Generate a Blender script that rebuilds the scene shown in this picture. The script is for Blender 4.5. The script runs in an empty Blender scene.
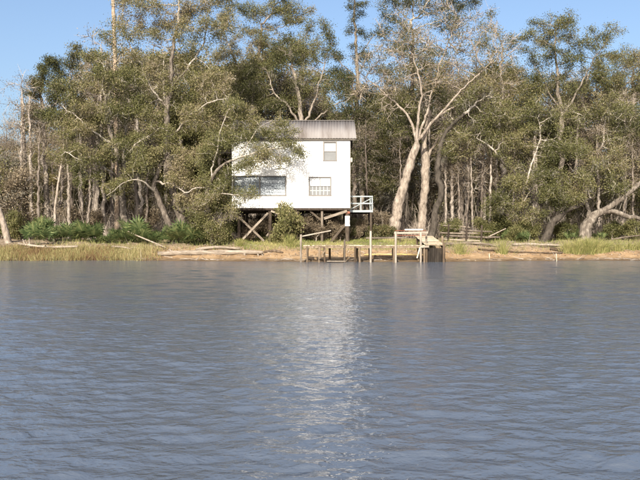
import bpy, bmesh, math, random
import numpy as np
from mathutils import Vector, Matrix, noise as mnoise

# ------------------------------------------------------------------ scene, camera, light
scene = bpy.context.scene
COL = scene.collection
F_PX, HOR, CAMZ = 720.0, 232.0, 1.96          # focal length in photo pixels, horizon row, eye height

cam_data = bpy.data.cameras.new("camera")
cam_data.sensor_width = 36.0
cam_data.lens = F_PX / 640.0 * 36.0
cam_data.shift_y = -(240.0 - HOR) / 640.0
cam_data.clip_start = 0.1
cam_data.clip_end = 3000.0
cam = bpy.data.objects.new("camera", cam_data)
COL.objects.link(cam)
cam.location = (0.0, 0.0, CAMZ)
cam.rotation_euler = (math.radians(90), 0, 0)
scene.camera = cam

SUN_EL, SUN_AZ = 32.0, 191.0       # azimuth clockwise from +Y (the view direction): behind the camera, to the left
world = bpy.data.worlds.new("World")
scene.world = world
world.use_nodes = True
wn = world.node_tree
sky = wn.nodes.new("ShaderNodeTexSky")
sky.sky_type = 'NISHITA'
sky.sun_disc = False
sky.sun_elevation = math.radians(SUN_EL)
sky.sun_rotation = math.radians(SUN_AZ)
sky.air_density = 1.0
sky.dust_density = 4.0
sky.ozone_density = 2.6
bg = wn.nodes["Background"]
bg.inputs["Strength"].default_value = 0.115
wn.links.new(sky.outputs[0], bg.inputs["Color"])

sl = bpy.data.lights.new("sun", 'SUN')
sl.energy = 5.0
sl.angle = math.radians(0.53)
sl.color = (1.0, 0.91, 0.76)
sun = bpy.data.objects.new("sun", sl)
COL.objects.link(sun)
az, el = math.radians(SUN_AZ), math.radians(SUN_EL)
sdir = Vector((math.sin(az) * math.cos(el), math.cos(az) * math.cos(el), math.sin(el)))
sun.rotation_euler = sdir.to_track_quat('Z', 'Y').to_euler()
sun.location = sdir * 80

scene.view_settings.view_transform = 'Standard'
scene.view_settings.look = 'None'
scene.view_settings.gamma = 1.0
scene.view_settings.exposure = 0.95
scene.view_settings.use_curve_mapping = False

# ------------------------------------------------------------------ helpers
RNG = np.random.default_rng(11)
random.seed(11)

def W(px, py, Y):
    return Vector(((px - 320.0) / F_PX * Y, Y, CAMZ - (py - HOR) / F_PX * Y))

def link(name, me, mat=None, parent=None, loc=None):
    o = bpy.data.objects.new(name, me)
    COL.objects.link(o)
    if mat is not None and me is not None and len(me.materials) == 0:
        me.materials.append(mat)
    if loc is not None:
        o.location = loc
    if parent is not None:
        o.parent = parent
    return o

def tag(o, label, cat, group=None):
    o["label"] = label
    o["category"] = cat
    if group:
        o["group"] = group
    return o

def empty(name, loc, label=None, cat=None, group=None):
    o = link(name, None, loc=loc)
    o.empty_display_size = 0.3
    if label:
        tag(o, label, cat, group)
    return o

def copy_thing(src, loc, rz=0.0, sc=(1, 1, 1), rot=None):
    r = src.copy()
    COL.objects.link(r)
    r.location = loc
    r.rotation_euler = rot if rot else (0, 0, rz)
    r.scale = sc
    for ch in src.children:
        c = ch.copy()
        COL.objects.link(c)
        c.parent = r
        for g in ch.children:
            d = g.copy()
            COL.objects.link(d)
            d.parent = c
    return r

def mesh_np(name, verts, quads=None, tris=None, smooth=False, tint=None):
    me = bpy.data.meshes.new(name)
    verts = np.asarray(verts, dtype=np.float32).reshape(-1, 3)
    loops, starts, tot = [], [], 0
    nq = 0 if quads is None else len(quads)
    nt = 0 if tris is None else len(tris)
    idx = []
    if nq:
        idx.append(np.asarray(quads, dtype=np.int32).ravel())
    if nt:
        idx.append(np.asarray(tris, dtype=np.int32).ravel())
    idx = np.concatenate(idx)
    st = np.concatenate([np.arange(nq) * 4, nq * 4 + np.arange(nt) * 3]).astype(np.int32)
    me.vertices.add(len(verts))
    me.vertices.foreach_set("co", verts.ravel())
    me.loops.add(len(idx))
    me.loops.foreach_set("vertex_index", idx)
    me.polygons.add(nq + nt)
    me.polygons.foreach_set("loop_start", st)
    if smooth:
        me.polygons.foreach_set("use_smooth", np.ones(nq + nt, dtype=bool))
    if tint is not None:
        a = me.attributes.new("tint", 'FLOAT', 'FACE')
        a.data.foreach_set("value", np.asarray(tint, dtype=np.float32))
    me.update(calc_edges=True)
    return me

# ------------------------------------------------------------------ materials
def ramp(nt, fac, stops):
    r = nt.nodes.new("ShaderNodeValToRGB")
    while len(r.color_ramp.elements) < len(stops):
        r.color_ramp.elements.new(0.5)
    for e, (p, c) in zip(r.color_ramp.elements, stops):
        e.position = p
        e.color = (c[0], c[1], c[2], 1)
    nt.links.new(fac, r.inputs[0])
    return r.outputs[0]

def surf(name, stops, scale=3.0, stretch=(1, 1, 1), rough=0.85, bump=0.3, bscale=None, detail=8, spec=0.2, metallic=0.0, per_object=0.0):
    m = bpy.data.materials.new(name)
    m.use_nodes = True
    nt = m.node_tree
    b = nt.nodes["Principled BSDF"]
    tc = nt.nodes.new("ShaderNodeTexCoord")
    mp = nt.nodes.new("ShaderNodeMapping")
    mp.inputs["Scale"].default_value = stretch
    nt.links.new(tc.outputs["Object"], mp.inputs["Vector"])
    n = nt.nodes.new("ShaderNodeTexNoise")
    n.inputs["Scale"].default_value = scale
    n.inputs["Detail"].default_value = detail
    n.inputs["Roughness"].default_value = 0.65
    vec = mp.outputs[0]
    if per_object:
        oi = nt.nodes.new("ShaderNodeObjectInfo")
        ad = nt.nodes.new("ShaderNodeVectorMath")
        ad.operation = 'ADD'
        mu = nt.nodes.new("ShaderNodeMath")
        mu.operation = 'MULTIPLY'
        mu.inputs[1].default_value = 57.0
        nt.links.new(oi.outputs["Random"], mu.inputs[0])
        nt.links.new(vec, ad.inputs[0])
        nt.links.new(mu.outputs[0], ad.inputs[1])
        vec = ad.outputs[0]
    nt.links.new(vec, n.inputs["Vector"])
    fac = n.outputs[0]
    if per_object:
        mm = nt.nodes.new("ShaderNodeMath")
        mm.operation = 'MULTIPLY_ADD'
        mm.inputs[1].default_value = per_object
        nt.links.new(oi.outputs["Random"], mm.inputs[0])
        sub = nt.nodes.new("ShaderNodeMath")
        sub.operation = 'SUBTRACT'
        sub.inputs[1].default_value = per_object * 0.5
        nt.links.new(fac, sub.inputs[0])
        nt.links.new(sub.outputs[0], mm.inputs[2])
        fac = mm.outputs[0]
    col = ramp(nt, fac, stops)
    nt.links.new(col, b.inputs["Base Color"])
    b.inputs["Roughness"].default_value = rough
    b.inputs["Specular IOR Level"].default_value = spec
    b.inputs["Metallic"].default_value = metallic
    if bump:
        n2 = nt.nodes.new("ShaderNodeTexNoise")
        n2.inputs["Scale"].default_value = bscale or scale * 3
        n2.inputs["Detail"].default_value = 6
        nt.links.new(vec, n2.inputs["Vector"])
        bp = nt.nodes.new("ShaderNodeBump")
        bp.inputs["Strength"].default_value = bump
        bp.inputs["Distance"].default_value = 0.05
        nt.links.new(n2.outputs[0], bp.inputs["Height"])
        nt.links.new(bp.outputs[0], b.inputs["Normal"])
    return m

def leaf_mat(name, stops, transl=0.36, per_object=0.34):
    m = bpy.data.materials.new(name)
    m.use_nodes = True
    nt = m.node_tree
    nt.nodes.clear()
    out = nt.nodes.new("ShaderNodeOutputMaterial")
    at = nt.nodes.new("ShaderNodeAttribute")
    at.attribute_name = "tint"
    oi = nt.nodes.new("ShaderNodeObjectInfo")
    mm = nt.nodes.new("ShaderNodeMath")
    mm.operation = 'MULTIPLY_ADD'
    mm.inputs[1].default_value = per_object
    sb = nt.nodes.new("ShaderNodeMath")
    sb.operation = 'SUBTRACT'
    sb.inputs[1].default_value = per_object * 0.5
    nt.links.new(at.outputs["Fac"], sb.inputs[0])
    nt.links.new(oi.outputs["Random"], mm.inputs[0])
    nt.links.new(sb.outputs[0], mm.inputs[2])
    col = ramp(nt, mm.outputs[0], stops)
    d = nt.nodes.new("ShaderNodeBsdfPrincipled")
    d.inputs["Roughness"].default_value = 0.6
    d.inputs["Specular IOR Level"].default_value = 0.25
    t = nt.nodes.new("ShaderNodeBsdfTranslucent")
    mx = nt.nodes.new("ShaderNodeMixShader")
    mx.inputs[0].default_value = transl
    nt.links.new(col, d.inputs["Base Color"])
    nt.links.new(col, t.inputs["Color"])
    nt.links.new(d.outputs[0], mx.inputs[1])
    nt.links.new(t.outputs[0], mx.inputs[2])
    nt.links.new(mx.outputs[0], out.inputs["Surface"])
    return m

M = {}
M["bark_pale"] = surf("bark_pale", [(0.3, (0.105, 0.085, 0.068)), (0.5, (0.245, 0.205, 0.17)), (0.7, (0.37, 0.32, 0.275))], 5.0, (1, 1, 0.45), bump=1.0, bscale=9, detail=10, per_object=0.12)
M["bark_grey"] = surf("bark_grey", [(0.3, (0.07, 0.058, 0.047)), (0.5, (0.18, 0.152, 0.126)), (0.7, (0.33, 0.29, 0.25))], 5.0, (1, 1, 0.45), bump=1.0, bscale=9, detail=10, per_object=0.12)
M["bark_dark"] = surf("bark_dark", [(0.3, (0.022, 0.018, 0.015)), (0.5, (0.05, 0.042, 0.034)), (0.7, (0.085, 0.072, 0.06))], 5.0, (1, 1, 0.45), bump=1.0, bscale=9, detail=10, per_object=0.12)
M["bark_oak"] = surf("bark_oak", [(0.3, (0.045, 0.036, 0.03)), (0.5, (0.11, 0.092, 0.076)), (0.7, (0.24, 0.21, 0.178))], 5.0, (1, 1, 0.45), bump=1.0, bscale=9, detail=10, per_object=0.12)
M["bark_limb"] = surf("bark_limb", [(0.3, (0.17, 0.145, 0.12)), (0.5, (0.31, 0.275, 0.235)), (0.7, (0.47, 0.43, 0.38))], 5.0, bump=0.6, bscale=9, per_object=0.12)
M["bark_tan"] = surf("bark_tan", [(0.3, (0.16, 0.115, 0.08)), (0.5, (0.29, 0.22, 0.16)), (0.7, (0.42, 0.35, 0.275))], 5.0, (1, 1, 0.45), bump=1.0, bscale=9, detail=10, per_object=0.12)
M["bark_bare"] = surf("bark_bare", [(0.3, (0.075, 0.06, 0.05)), (0.5, (0.18, 0.152, 0.13)), (0.7, (0.32, 0.28, 0.245))], 5.0, (1, 1, 0.45), bump=1.0, bscale=9, detail=10, per_object=0.45)
M["leaf_oak"] = leaf_mat("leaf_oak", [(0.0, (0.05, 0.054, 0.02)), (0.35, (0.12, 0.124, 0.046)), (0.65, (0.19, 0.178, 0.075)), (0.9, (0.27, 0.22, 0.13)), (1.0, (0.31, 0.26, 0.18))])
M["leaf_dark"] = leaf_mat("leaf_dark", [(0.0, (0.034, 0.038, 0.014)), (0.5, (0.088, 0.092, 0.035)), (0.85, (0.15, 0.138, 0.06)), (1.0, (0.22, 0.17, 0.09))])
M["leaf_olive"] = leaf_mat("leaf_olive", [(0.0, (0.05, 0.05, 0.018)), (0.5, (0.13, 0.125, 0.045)), (0.85, (0.2, 0.17, 0.07)), (1.0, (0.27, 0.2, 0.1))])
M["leaf_tan"] = leaf_mat("leaf_tan", [(0.0, (0.10, 0.078, 0.053)), (0.5, (0.215, 0.172, 0.118)), (1.0, (0.35, 0.29, 0.205))])
M["leaf_green"] = leaf_mat("leaf_green", [(0.0, (0.04, 0.065, 0.025)), (0.5, (0.095, 0.135, 0.05)), (1.0, (0.22, 0.24, 0.10))])
M["moss"] = leaf_mat("moss", [(0.0, (0.10, 0.095, 0.075)), (0.5, (0.185, 0.172, 0.14)), (1.0, (0.27, 0.25, 0.205))], 0.2)
M["grass_fringe"] = leaf_mat("grass_fringe", [(0.0, (0.16, 0.09, 0.05)), (0.3, (0.25, 0.18, 0.085)), (0.65, (0.215, 0.215, 0.08)), (1.0, (0.36, 0.31, 0.16))], 0.3, 0.0)
M["dry_stem"] = leaf_mat("dry_stem", [(0.0, (0.10, 0.075, 0.055)), (0.5, (0.23, 0.19, 0.155)), (1.0, (0.37, 0.325, 0.28))], 0.1, 0.0)
M["grass_green"] = leaf_mat("grass_green", [(0.0, (0.11, 0.13, 0.035)), (0.5, (0.215, 0.23, 0.075)), (1.0, (0.40, 0.35, 0.16))], 0.3, 0.2)
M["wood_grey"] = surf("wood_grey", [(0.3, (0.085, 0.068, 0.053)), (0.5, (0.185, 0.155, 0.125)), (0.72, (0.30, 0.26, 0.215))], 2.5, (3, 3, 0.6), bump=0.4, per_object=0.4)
M["wood_plank"] = surf("wood_plank", [(0.3, (0.22, 0.175, 0.12)), (0.5, (0.38, 0.315, 0.225)), (0.75, (0.52, 0.45, 0.34))], 2.5, (3, 1, 3), bump=0.3, per_object=0.5)
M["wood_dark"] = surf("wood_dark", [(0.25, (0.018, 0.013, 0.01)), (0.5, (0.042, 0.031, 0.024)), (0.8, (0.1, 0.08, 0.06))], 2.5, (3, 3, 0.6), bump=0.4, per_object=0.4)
M["wood_black"] = surf("wood_black", [(0.25, (0.01, 0.008, 0.006)), (0.55, (0.02, 0.016, 0.013)), (0.85, (0.045, 0.037, 0.03))], 2.5, (3, 3, 0.6), bump=0.4, per_object=0.4)  # near-black wood for the boards closing the ramp's front
M["wood_red"] = surf("wood_red", [(0.25, (0.10, 0.035, 0.022)), (0.5, (0.19, 0.07, 0.045)), (0.8, (0.27, 0.13, 0.09))], 2.5, (1, 1, 1), bump=0.2)
M["wood_wet"] = surf("wood_wet", [(0.25, (0.05, 0.035, 0.023)), (0.5, (0.11, 0.08, 0.055)), (0.8, (0.22, 0.17, 0.12))], 2.0, (3, 3, 0.6), bump=0.4, per_object=0.5)
M["log"] = surf("log", [(0.3, (0.075, 0.06, 0.046)), (0.5, (0.175, 0.143, 0.112)), (0.72, (0.30, 0.255, 0.21))], 4.0, (0.4, 2, 2), bump=0.6, per_object=0.4)
M["yellow_wood"] = surf("yellow_wood", [(0.3, (0.42, 0.30, 0.10)), (0.7, (0.6, 0.46, 0.2))], 2.0, (0.5, 2, 2), bump=0.2)
M["white_wall"] = surf("white_wall", [(0.2, (0.70, 0.70, 0.69)), (0.5, (0.80, 0.80, 0.79)), (0.8, (0.84, 0.84, 0.83))], 0.7, (1, 1, 0.3), rough=0.6, bump=0.05)
M["white_trim"] = surf("white_trim", [(0.2, (0.6, 0.6, 0.58)), (0.8, (0.75, 0.75, 0.73))], 3.0, rough=0.5, bump=0.05)
M["grey_frame"] = surf("grey_frame", [(0.2, (0.12, 0.11, 0.10)), (0.8, (0.19, 0.175, 0.16))], 3.0, rough=0.5, bump=0.05)
M["blind"] = surf("blind", [(0.2, (0.36, 0.38, 0.41)), (0.8, (0.46, 0.48, 0.51))], 2.0, (1, 1, 4), rough=0.35, bump=0.0, spec=0.5)
M["screen"] = surf("screen", [(0.2, (0.12, 0.125, 0.13)), (0.8, (0.19, 0.195, 0.20))], 2.0, rough=0.5, bump=0.0)
M["louver"] = surf("louver", [(0.2, (0.08, 0.098, 0.12)), (0.5, (0.165, 0.195, 0.225)), (0.8, (0.28, 0.312, 0.345))], 1.2, rough=0.45, bump=0.0, spec=0.25, per_object=0.5)
M["roof"] = surf("roof", [(0.25, (0.10, 0.085, 0.077)), (0.45, (0.165, 0.15, 0.145)), (0.8, (0.215, 0.203, 0.20))], 0.9, (2.5, 0.25, 0.25), rough=0.7, bump=0.05, spec=0.25, metallic=0.0, per_object=0.35)
M["fascia"] = surf("fascia", [(0.2, (0.05, 0.045, 0.04)), (0.8, (0.12, 0.105, 0.09))], 3.0, bump=0.1)
M["rail_blue"] = surf("rail_blue", [(0.2, (0.20, 0.235, 0.25)), (0.8, (0.34, 0.37, 0.375))], 3.0, bump=0.1)
M["white_band"] = surf("white_band", [(0.2, (0.65, 0.63, 0.6)), (0.8, (0.78, 0.77, 0.75))], 3.0, bump=0.1)
M["lamp_case"] = surf("lamp_case", [(0.2, (0.6, 0.5, 0.4)), (0.8, (0.72, 0.64, 0.54))], 3.0, bump=0.0)

# ------------------------------------------------------------------ ground
def shore(x):
    x = np.asarray(x, dtype=float)
    return 49.2 - 2.0 * np.exp(-((x - 3.0) / 9.0) ** 2) + 0.35 * np.sin(x * 0.35 + 1.0) + 0.15 * np.sin(x * 1.1) + 0.13 * np.sin(x * 2.7 + 0.4) + 0.07 * np.sin(x * 5.9)

def ground_z(x, y):
    x = np.asarray(x, dtype=float)
    y = np.asarray(y, dtype=float)
    s = y - shore(x)
    z = np.interp(s, [-60, -8, -2, 0, 1.2, 3.0, 4.2, 6, 9, 14, 60, 700], [-3.5, -1.6, -0.35, 0.0, 0.22, 0.62, 0.95, 1.12, 1.3, 1.4, 1.8, 5.0])
    amp = np.clip(s / 4.0, 0.05, 1.0)
    z = z + amp * (0.07 * np.sin(x * 1.3 + 0.7 * y) * np.sin(y * 1.7 + 1.1) + 0.05 * np.sin(x * 2.9 - y * 1.2 + 2.0))
    return z

def gz(x, y):
    return float(ground_z(x, y))

def axis(fine0, fine1, step, far0, far1):
    a = list(np.arange(fine0, fine1 + 1e-6, step))
    lo, hi = [], []
    s, v = step * 2, fine0
    while v > far0:
        v -= s
        s *= 1.6
        lo.append(max(v, far0))
    s, v = step * 2, fine1
    while v < far1:
        v += s
        s *= 1.6
        hi.append(min(v, far1))
    return np.array(lo[::-1] + a + hi)

def grid(name, xs, ys, zf, smooth=True):
    X, Y = np.meshgrid(xs, ys)
    Z = zf(X, Y)
    v = np.stack([X, Y, Z], -1).reshape(-1, 3)
    nx, ny = len(xs), len(ys)
    i = np.arange(ny - 1)[:, None] * nx + np.arange(nx - 1)[None, :]
    q = np.stack([i, i + 1, i + nx + 1, i + nx], -1).reshape(-1, 4)
    return mesh_np(name, v, q, smooth=smooth)

def ground_material():
    m = bpy.data.materials.new("bank_ground")
    m.use_nodes = True
    nt = m.node_tree
    b = nt.nodes["Principled BSDF"]
    geo = nt.nodes.new("ShaderNodeNewGeometry")
    sep = nt.nodes.new("ShaderNodeSeparateXYZ")
    nt.links.new(geo.outputs["Position"], sep.inputs[0])
    def nz(sc, det=8):
        n = nt.nodes.new("ShaderNodeTexNoise")
        n.inputs["Scale"].default_value = sc
        n.inputs["Detail"].default_value = det
        n.inputs["Roughness"].default_value = 0.65
        nt.links.new(geo.outputs["Position"], n.inputs["Vector"])
        return n.outputs[0]
    n1, n2 = nz(1.3), nz(0.5)
    mud = ramp(nt, n1, [(0.25, (0.15, 0.095, 0.05)), (0.5, (0.27, 0.18, 0.10)), (0.75, (0.36, 0.265, 0.16))])
    litter = ramp(nt, nz(4.0), [(0.25, (0.07, 0.05, 0.032)), (0.5, (0.19, 0.145, 0.10)), (0.75, (0.36, 0.29, 0.21))])
    hm = nt.nodes.new("ShaderNodeMath")
    hm.operation = 'MULTIPLY_ADD'
    hm.inputs[1].default_value = 0.7
    nt.links.new(n2, hm.inputs[0])
    nt.links.new(sep.outputs["Z"], hm.inputs[2])
    fac = ramp(nt, hm.outputs[0], [(0.95, (0, 0, 0)), (1.0, (1, 1, 1))])
    mr = nt.nodes.new("ShaderNodeMapRange")
    mr.inputs["From Min"].default_value = 0.85
    mr.inputs["From Max"].default_value = 1.35
    nt.links.new(hm.outputs[0], mr.inputs["Value"])
    mx = nt.nodes.new("ShaderNodeMixRGB")
    nt.links.new(mr.outputs[0], mx.inputs[0])
    nt.links.new(mud, mx.inputs[1])
    nt.links.new(litter, mx.inputs[2])
    # wet mud right at the water line
    wet = nt.nodes.new("ShaderNodeMapRange")
    wet.inputs["From Min"].default_value = 0.03
    wet.inputs["From Max"].default_value = 0.24
    wet.inputs["To Min"].default_value = 0.4
    wet.inputs["To Max"].default_value = 1.0
    nt.links.new(sep.outputs["Z"], wet.inputs["Value"])
    mu = nt.nodes.new("ShaderNodeMixRGB")
    mu.blend_type = 'MULTIPLY'
    mu.inputs[0].default_value = 1.0
    nt.links.new(mx.outputs[0], mu.inputs[1])
    nt.links.new(wet.outputs[0], mu.inputs[2])
    nt.links.new(mu.outputs[0], b.inputs["Base Color"])
    b.inputs["Roughness"].default_value = 0.9
    b.inputs["Specular IOR Level"].default_value = 0.2
    bp = nt.nodes.new("ShaderNodeBump")
    bp.inputs["Strength"].default_value = 0.7
    bp.inputs["Distance"].default_value = 0.08
    nt.links.new(nz(5.0), bp.inputs["Height"])
    nt.links.new(bp.outputs[0], b.inputs["Normal"])
    return m

M["ground"] = ground_material()
g = link("ground", grid("ground", axis(-34, 34, 0.3, -500, 500), axis(44, 76, 0.25, -500, 900), ground_z), M["ground"])
g["kind"] = "structure"

# ------------------------------------------------------------------ water
def water_rows():
    r = [4.0]
    while r[-1] < 52.5:
        r.append(r[-1] * 1.006)
    lo, s, v = [], 0.1, 4.0
    while v > -400:
        v -= s
        s *= 1.5
        lo.append(max(v, -400))
    return np.array(lo[::-1] + r)

def water_z_factory():
    rng = np.random.default_rng(5)
    comps = []
    for lam, k in [(2.6, 4), (1.7, 6), (1.1, 8), (0.75, 10), (0.5, 12), (0.34, 12), (0.24, 10)]:
        for _ in range(k):
            L = lam * rng.uniform(0.8, 1.25)
            th = rng.normal(math.radians(82), math.radians(26))
            slope = {2.6: 0.007, 1.7: 0.011, 1.1: 0.018, 0.75: 0.028, 0.5: 0.06, 0.34: 0.115, 0.24: 0.13}[lam] * rng.uniform(0.6, 1.3) * math.sqrt(2.0 / k) * 1.0
            comps.append((L, th, slope * L / (2 * math.pi), rng.uniform(0, 6.283)))
    def zf(X, Y):
        Z = np.zeros_like(X)
        dy = np.gradient(Y[:, 0])[:, None] * np.ones_like(X)
        dx = np.gradient(X[0])[None, :] * np.ones_like(X)
        d = np.maximum(np.abs(dx), np.abs(dy))
        # slow patches of stronger and weaker ripple
        patch = 0.85 + 0.25 * np.sin(X * 0.23 + 0.9 * np.sin(Y * 0.11)) * np.sin(Y * 0.31 + 0.5 * np.sin(X * 0.17))
        for L, th, a, p in comps:
            kx, ky = math.cos(th) * 6.283 / L, math.sin(th) * 6.283 / L
            f = np.clip((L / d - 2.5) / 2.0, 0, 1)
            Z += f * a * np.sin(kx * X + ky * Y + p + 0.6 * np.sin(0.35 * kx * X - 0.2 * ky * Y + p * 2))
        return Z * patch
    return zf

def water_material():
    m = bpy.data.materials.new("river_water")
    m.use_nodes = True
    nt = m.node_tree
    b = nt.nodes["Principled BSDF"]
    b.inputs["Base Color"].default_value = (0.074, 0.091, 0.122, 1)
    b.inputs["IOR"].default_value = 1.333
    b.inputs["Specular IOR Level"].default_value = 0.5
    b.inputs["Roughness"].default_value = 0.11
    geo = nt.nodes.new("ShaderNodeNewGeometry")
    prev = None
    for sc, st, dist in ((4.5, 0.7, 0.05), (9.0, 0.75, 0.03), (17.0, 0.5, 0.014)):
        mp = nt.nodes.new("ShaderNodeMapping")
        mp.inputs["Scale"].default_value = (0.7, 1.0, 1.0)
        mp.inputs["Rotation"].default_value = (0, 0, 0.12 * sc)
        nt.links.new(geo.outputs["Position"], mp.inputs["Vector"])
        n = nt.nodes.new("ShaderNodeTexNoise")
        n.inputs["Scale"].default_value = sc
        n.inputs["Detail"].default_value = 3
        n.inputs["Distortion"].default_value = 0.4
        nt.links.new(mp.outputs[0], n.inputs["Vector"])
        bp = nt.nodes.new("ShaderNodeBump")
        bp.inputs["Strength"].default_value = st
        bp.inputs["Distance"].default_value = dist
        nt.links.new(n.outputs[0], bp.inputs["Height"])
        if prev is not None:
            nt.links.new(prev, bp.inputs["Normal"])
        prev = bp.outputs[0]
    nt.links.new(prev, b.inputs["Normal"])
    return m

M["water"] = water_material()
xs = axis(-24, 24, 0.072, -500, 500)
w = link("water", grid("water", xs, water_rows(), water_z_factory()), M["water"])
w["kind"] = "structure"

# ------------------------------------------------------------------ trees: space colonisation
def ellipsoid_points(n, c, r, clump=0.0, seed=0.0):
    out = []
    tries = 0
    while len(out) < n and tries < n * 12:
        tries += 1
        p = RNG.normal(0, 0.56, 3)
        d = float((p * p).sum())
        u = Vector((p / max(d, 1e-6) ** 0.5).tolist())
        lim = 1.0 + 0.9 * mnoise.noise(u * 1.3 + Vector((seed + c[0], c[1], c[2])))
        if d > lim * lim:
            continue
        q = np.array([c[0] + p[0] * r[0], c[1] + p[1] * r[1], c[2] + p[2] * r[2]])
        if clump and mnoise.noise(Vector((q[0] * 0.5 + seed, q[1] * 0.5, q[2] * 0.75))) < clump - 0.33:
            continue
        out.append(q)
    return out

def colonise(pos, par, att, step=0.35, kill=0.6, jit=0.28, iters=220):
    pos = [np.asarray(p, float) for p in pos]
    par = list(par)
    A = np.array(att)
    P = np.array(pos)
    nd = np.full(len(A), 1e9)
    ni = np.zeros(len(A), int)
    def upd(i0, Pn):
        for s in range(0, len(Pn), 256):
            blk = Pn[s:s + 256]
            d = ((A[:, None, :] - blk[None]) ** 2).sum(-1)
            j = d.argmin(1)
            dm = d[np.arange(len(A)), j]
            b = dm < nd
            nd[b] = dm[b]
            ni[b] = i0 + s + j[b]
    upd(0, P)
    for it in range(iters):
        if len(A) == 0:
            break
        D = A - P[ni]
        D /= np.maximum(np.linalg.norm(D, axis=1), 1e-6)[:, None]
        u, inv = np.unique(ni, return_inverse=True)
        S = np.zeros((len(u), 3))
        np.add.at(S, inv, D)
        S /= np.maximum(np.linalg.norm(S, axis=1), 1e-6)[:, None]
        S += RNG.normal(0, jit, S.shape)
        S /= np.maximum(np.linalg.norm(S, axis=1), 1e-6)[:, None]
        new = P[u] + S * step
        i0 = len(P)
        P = np.vstack([P, new])
        par.extend(u.tolist())
        upd(i0, new)
        keep = nd > kill * kill
        A, nd, ni = A[keep], nd[keep], ni[keep]
    return P, np.array(par)

def nvec(p):
    return Vector((mnoise.noise(p + Vector((7.3, 0, 0))), mnoise.noise(p + Vector((0, 31.7, 0))), mnoise.noise(p + Vector((0, 0, 53.1)))))

def densify(pts, step=0.45, wob=0.05):
    """pts: list of (Vector, radius); returns resampled points"""
    out = [pts[0]]
    for (a, ra), (b, rb) in zip(pts[:-1], pts[1:]):
        L = (b - a).length
        n = max(1, int(L / step))
        for k in range(1, n + 1):
            t = k / n
            p = a.lerp(b, t)
            if k < n:
                p = p + Vector(RNG.normal(0, wob, 3).tolist())
            out.append((p, ra + (rb - ra) * t))
    return out

def smooth_path(pts):
    """Catmull-Rom through the given points"""
    if len(pts) < 3:
        return pts
    out = []
    for i in range(len(pts) - 1):
        p0 = pts[max(i - 1, 0)]
        p1, p2 = pts[i], pts[i + 1]
        p3 = pts[min(i + 2, len(pts) - 1)]
        for k in range(3):
            t = k / 3
            v = 0.5 * ((2 * p1[0]) + (p2[0] - p0[0]) * t + (2 * p0[0] - 5 * p1[0] + 4 * p2[0] - p3[0]) * t * t + (3 * p1[0] - p0[0] - 3 * p2[0] + p3[0]) * t ** 3)
            out.append((v, p1[1] + (p2[1] - p1[1]) * t))
    out.append(pts[-1])
    return out

def tube_chain(V, Q, pts, rad, sides, lump=0.0, cap=True):
    """append a tube to lists V (arrays) and Q (index arrays)"""
    pts = np.asarray(pts, float)
    rad = np.asarray(rad, float)
    n = len(pts)
    T = np.gradient(pts, axis=0)
    T /= np.maximum(np.linalg.norm(T, axis=1), 1e-9)[:, None]
    ref = np.array([0.31, 0.87, 0.12]) if abs(T[0][2]) > 0.7 else np.array([0.0, 0.1, 1.0])
    N = ref - (T @ ref)[:, None] * T
    N /= np.maximum(np.linalg.norm(N, axis=1), 1e-9)[:, None]
    B = np.cross(T, N)
    a = np.arange(sides) * 2 * math.pi / sides
    rr = rad[:, None] * np.ones((1, sides))
    if lump:
        rr = rr * (1 + lump * RNG.normal(0, 1, rr.shape))
    ring = pts[:, None, :] + rr[..., None] * (np.cos(a)[None, :, None] * N[:, None, :] + np.sin(a)[None, :, None] * B[:, None, :])
    off = sum(len(v) for v in V) if not isinstance(V, dict) else 0
    base = V_count(V)
    V.append(ring.reshape(-1, 3))
    i = np.arange(n - 1)[:, None] * sides
    j = np.arange(sides)[None, :]
    j2 = (j + 1) % sides
    q = np.stack([i + j, i + j2, i + sides + j2, i + sides + j], -1).reshape(-1, 4) + base
    Q.append(q)
    if cap and sides >= 4 and sides % 2 == 0:
        for b0 in (base, base + (n - 1) * sides):
            for k in range(sides // 2 - 1):
                Q.append(np.array([[b0 + k, b0 + k + 1, b0 + sides - 2 - k, b0 + sides - 1 - k]]))

def V_count(V):
    c = getattr(V_count, "c", {})
    key = id(V)
    n, k = c.get(key, (0, 0))
    for v in V[k:]:
        n += len(v)
    c[key] = (n, len(V))
    V_count.c = c
    return n

def new_lists():
    V, Q = [], []
    V_count.c = {}
    return V, Q

def skeleton_mesh(name, P, par, rad, smooth=True, rmin3=0.03, thin=0.1):
    kids = {}
    for i, p in enumerate(par):
        if p >= 0:
            kids.setdefault(int(p), []).append(i)
    V, Q = new_lists()
    MI = []
    stack = [(i, True) for i, p in enumerate(par) if p < 0]
    while stack:
        i, root = stack.pop()
        chain = [i] if root else [int(par[i]), i]
        cur = i
        while True:
            ks = kids.get(cur)
            if not ks:
                break
            ks = sorted(ks, key=lambda k: -rad[k])
            for k in ks[1:]:
                stack.append((k, False))
            cur = ks[0]
            chain.append(cur)
        if len(chain) < 2:
            continue
        c = np.array(chain)
        r = rad[c].copy()
        if not root:
            r[0] = min(r[0], r[1] * 1.15)
        m = r[0]
        sides = 12 if m > 0.25 else (8 if m > 0.09 else (4 if m > rmin3 else 3))
        tube_chain(V, Q, P[c], r, sides, lump=0.085 if sides >= 8 else 0.0, cap=False)
        rr = np.repeat(r[:-1], sides)
        MI.append((rr < thin * RNG.uniform(.8, 1.2)).astype(np.int32))
    me = mesh_np(name, np.vstack(V), np.vstack(Q), smooth=smooth)
    me.polygons.foreach_set("material_index", np.concatenate(MI))
    return me

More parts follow.
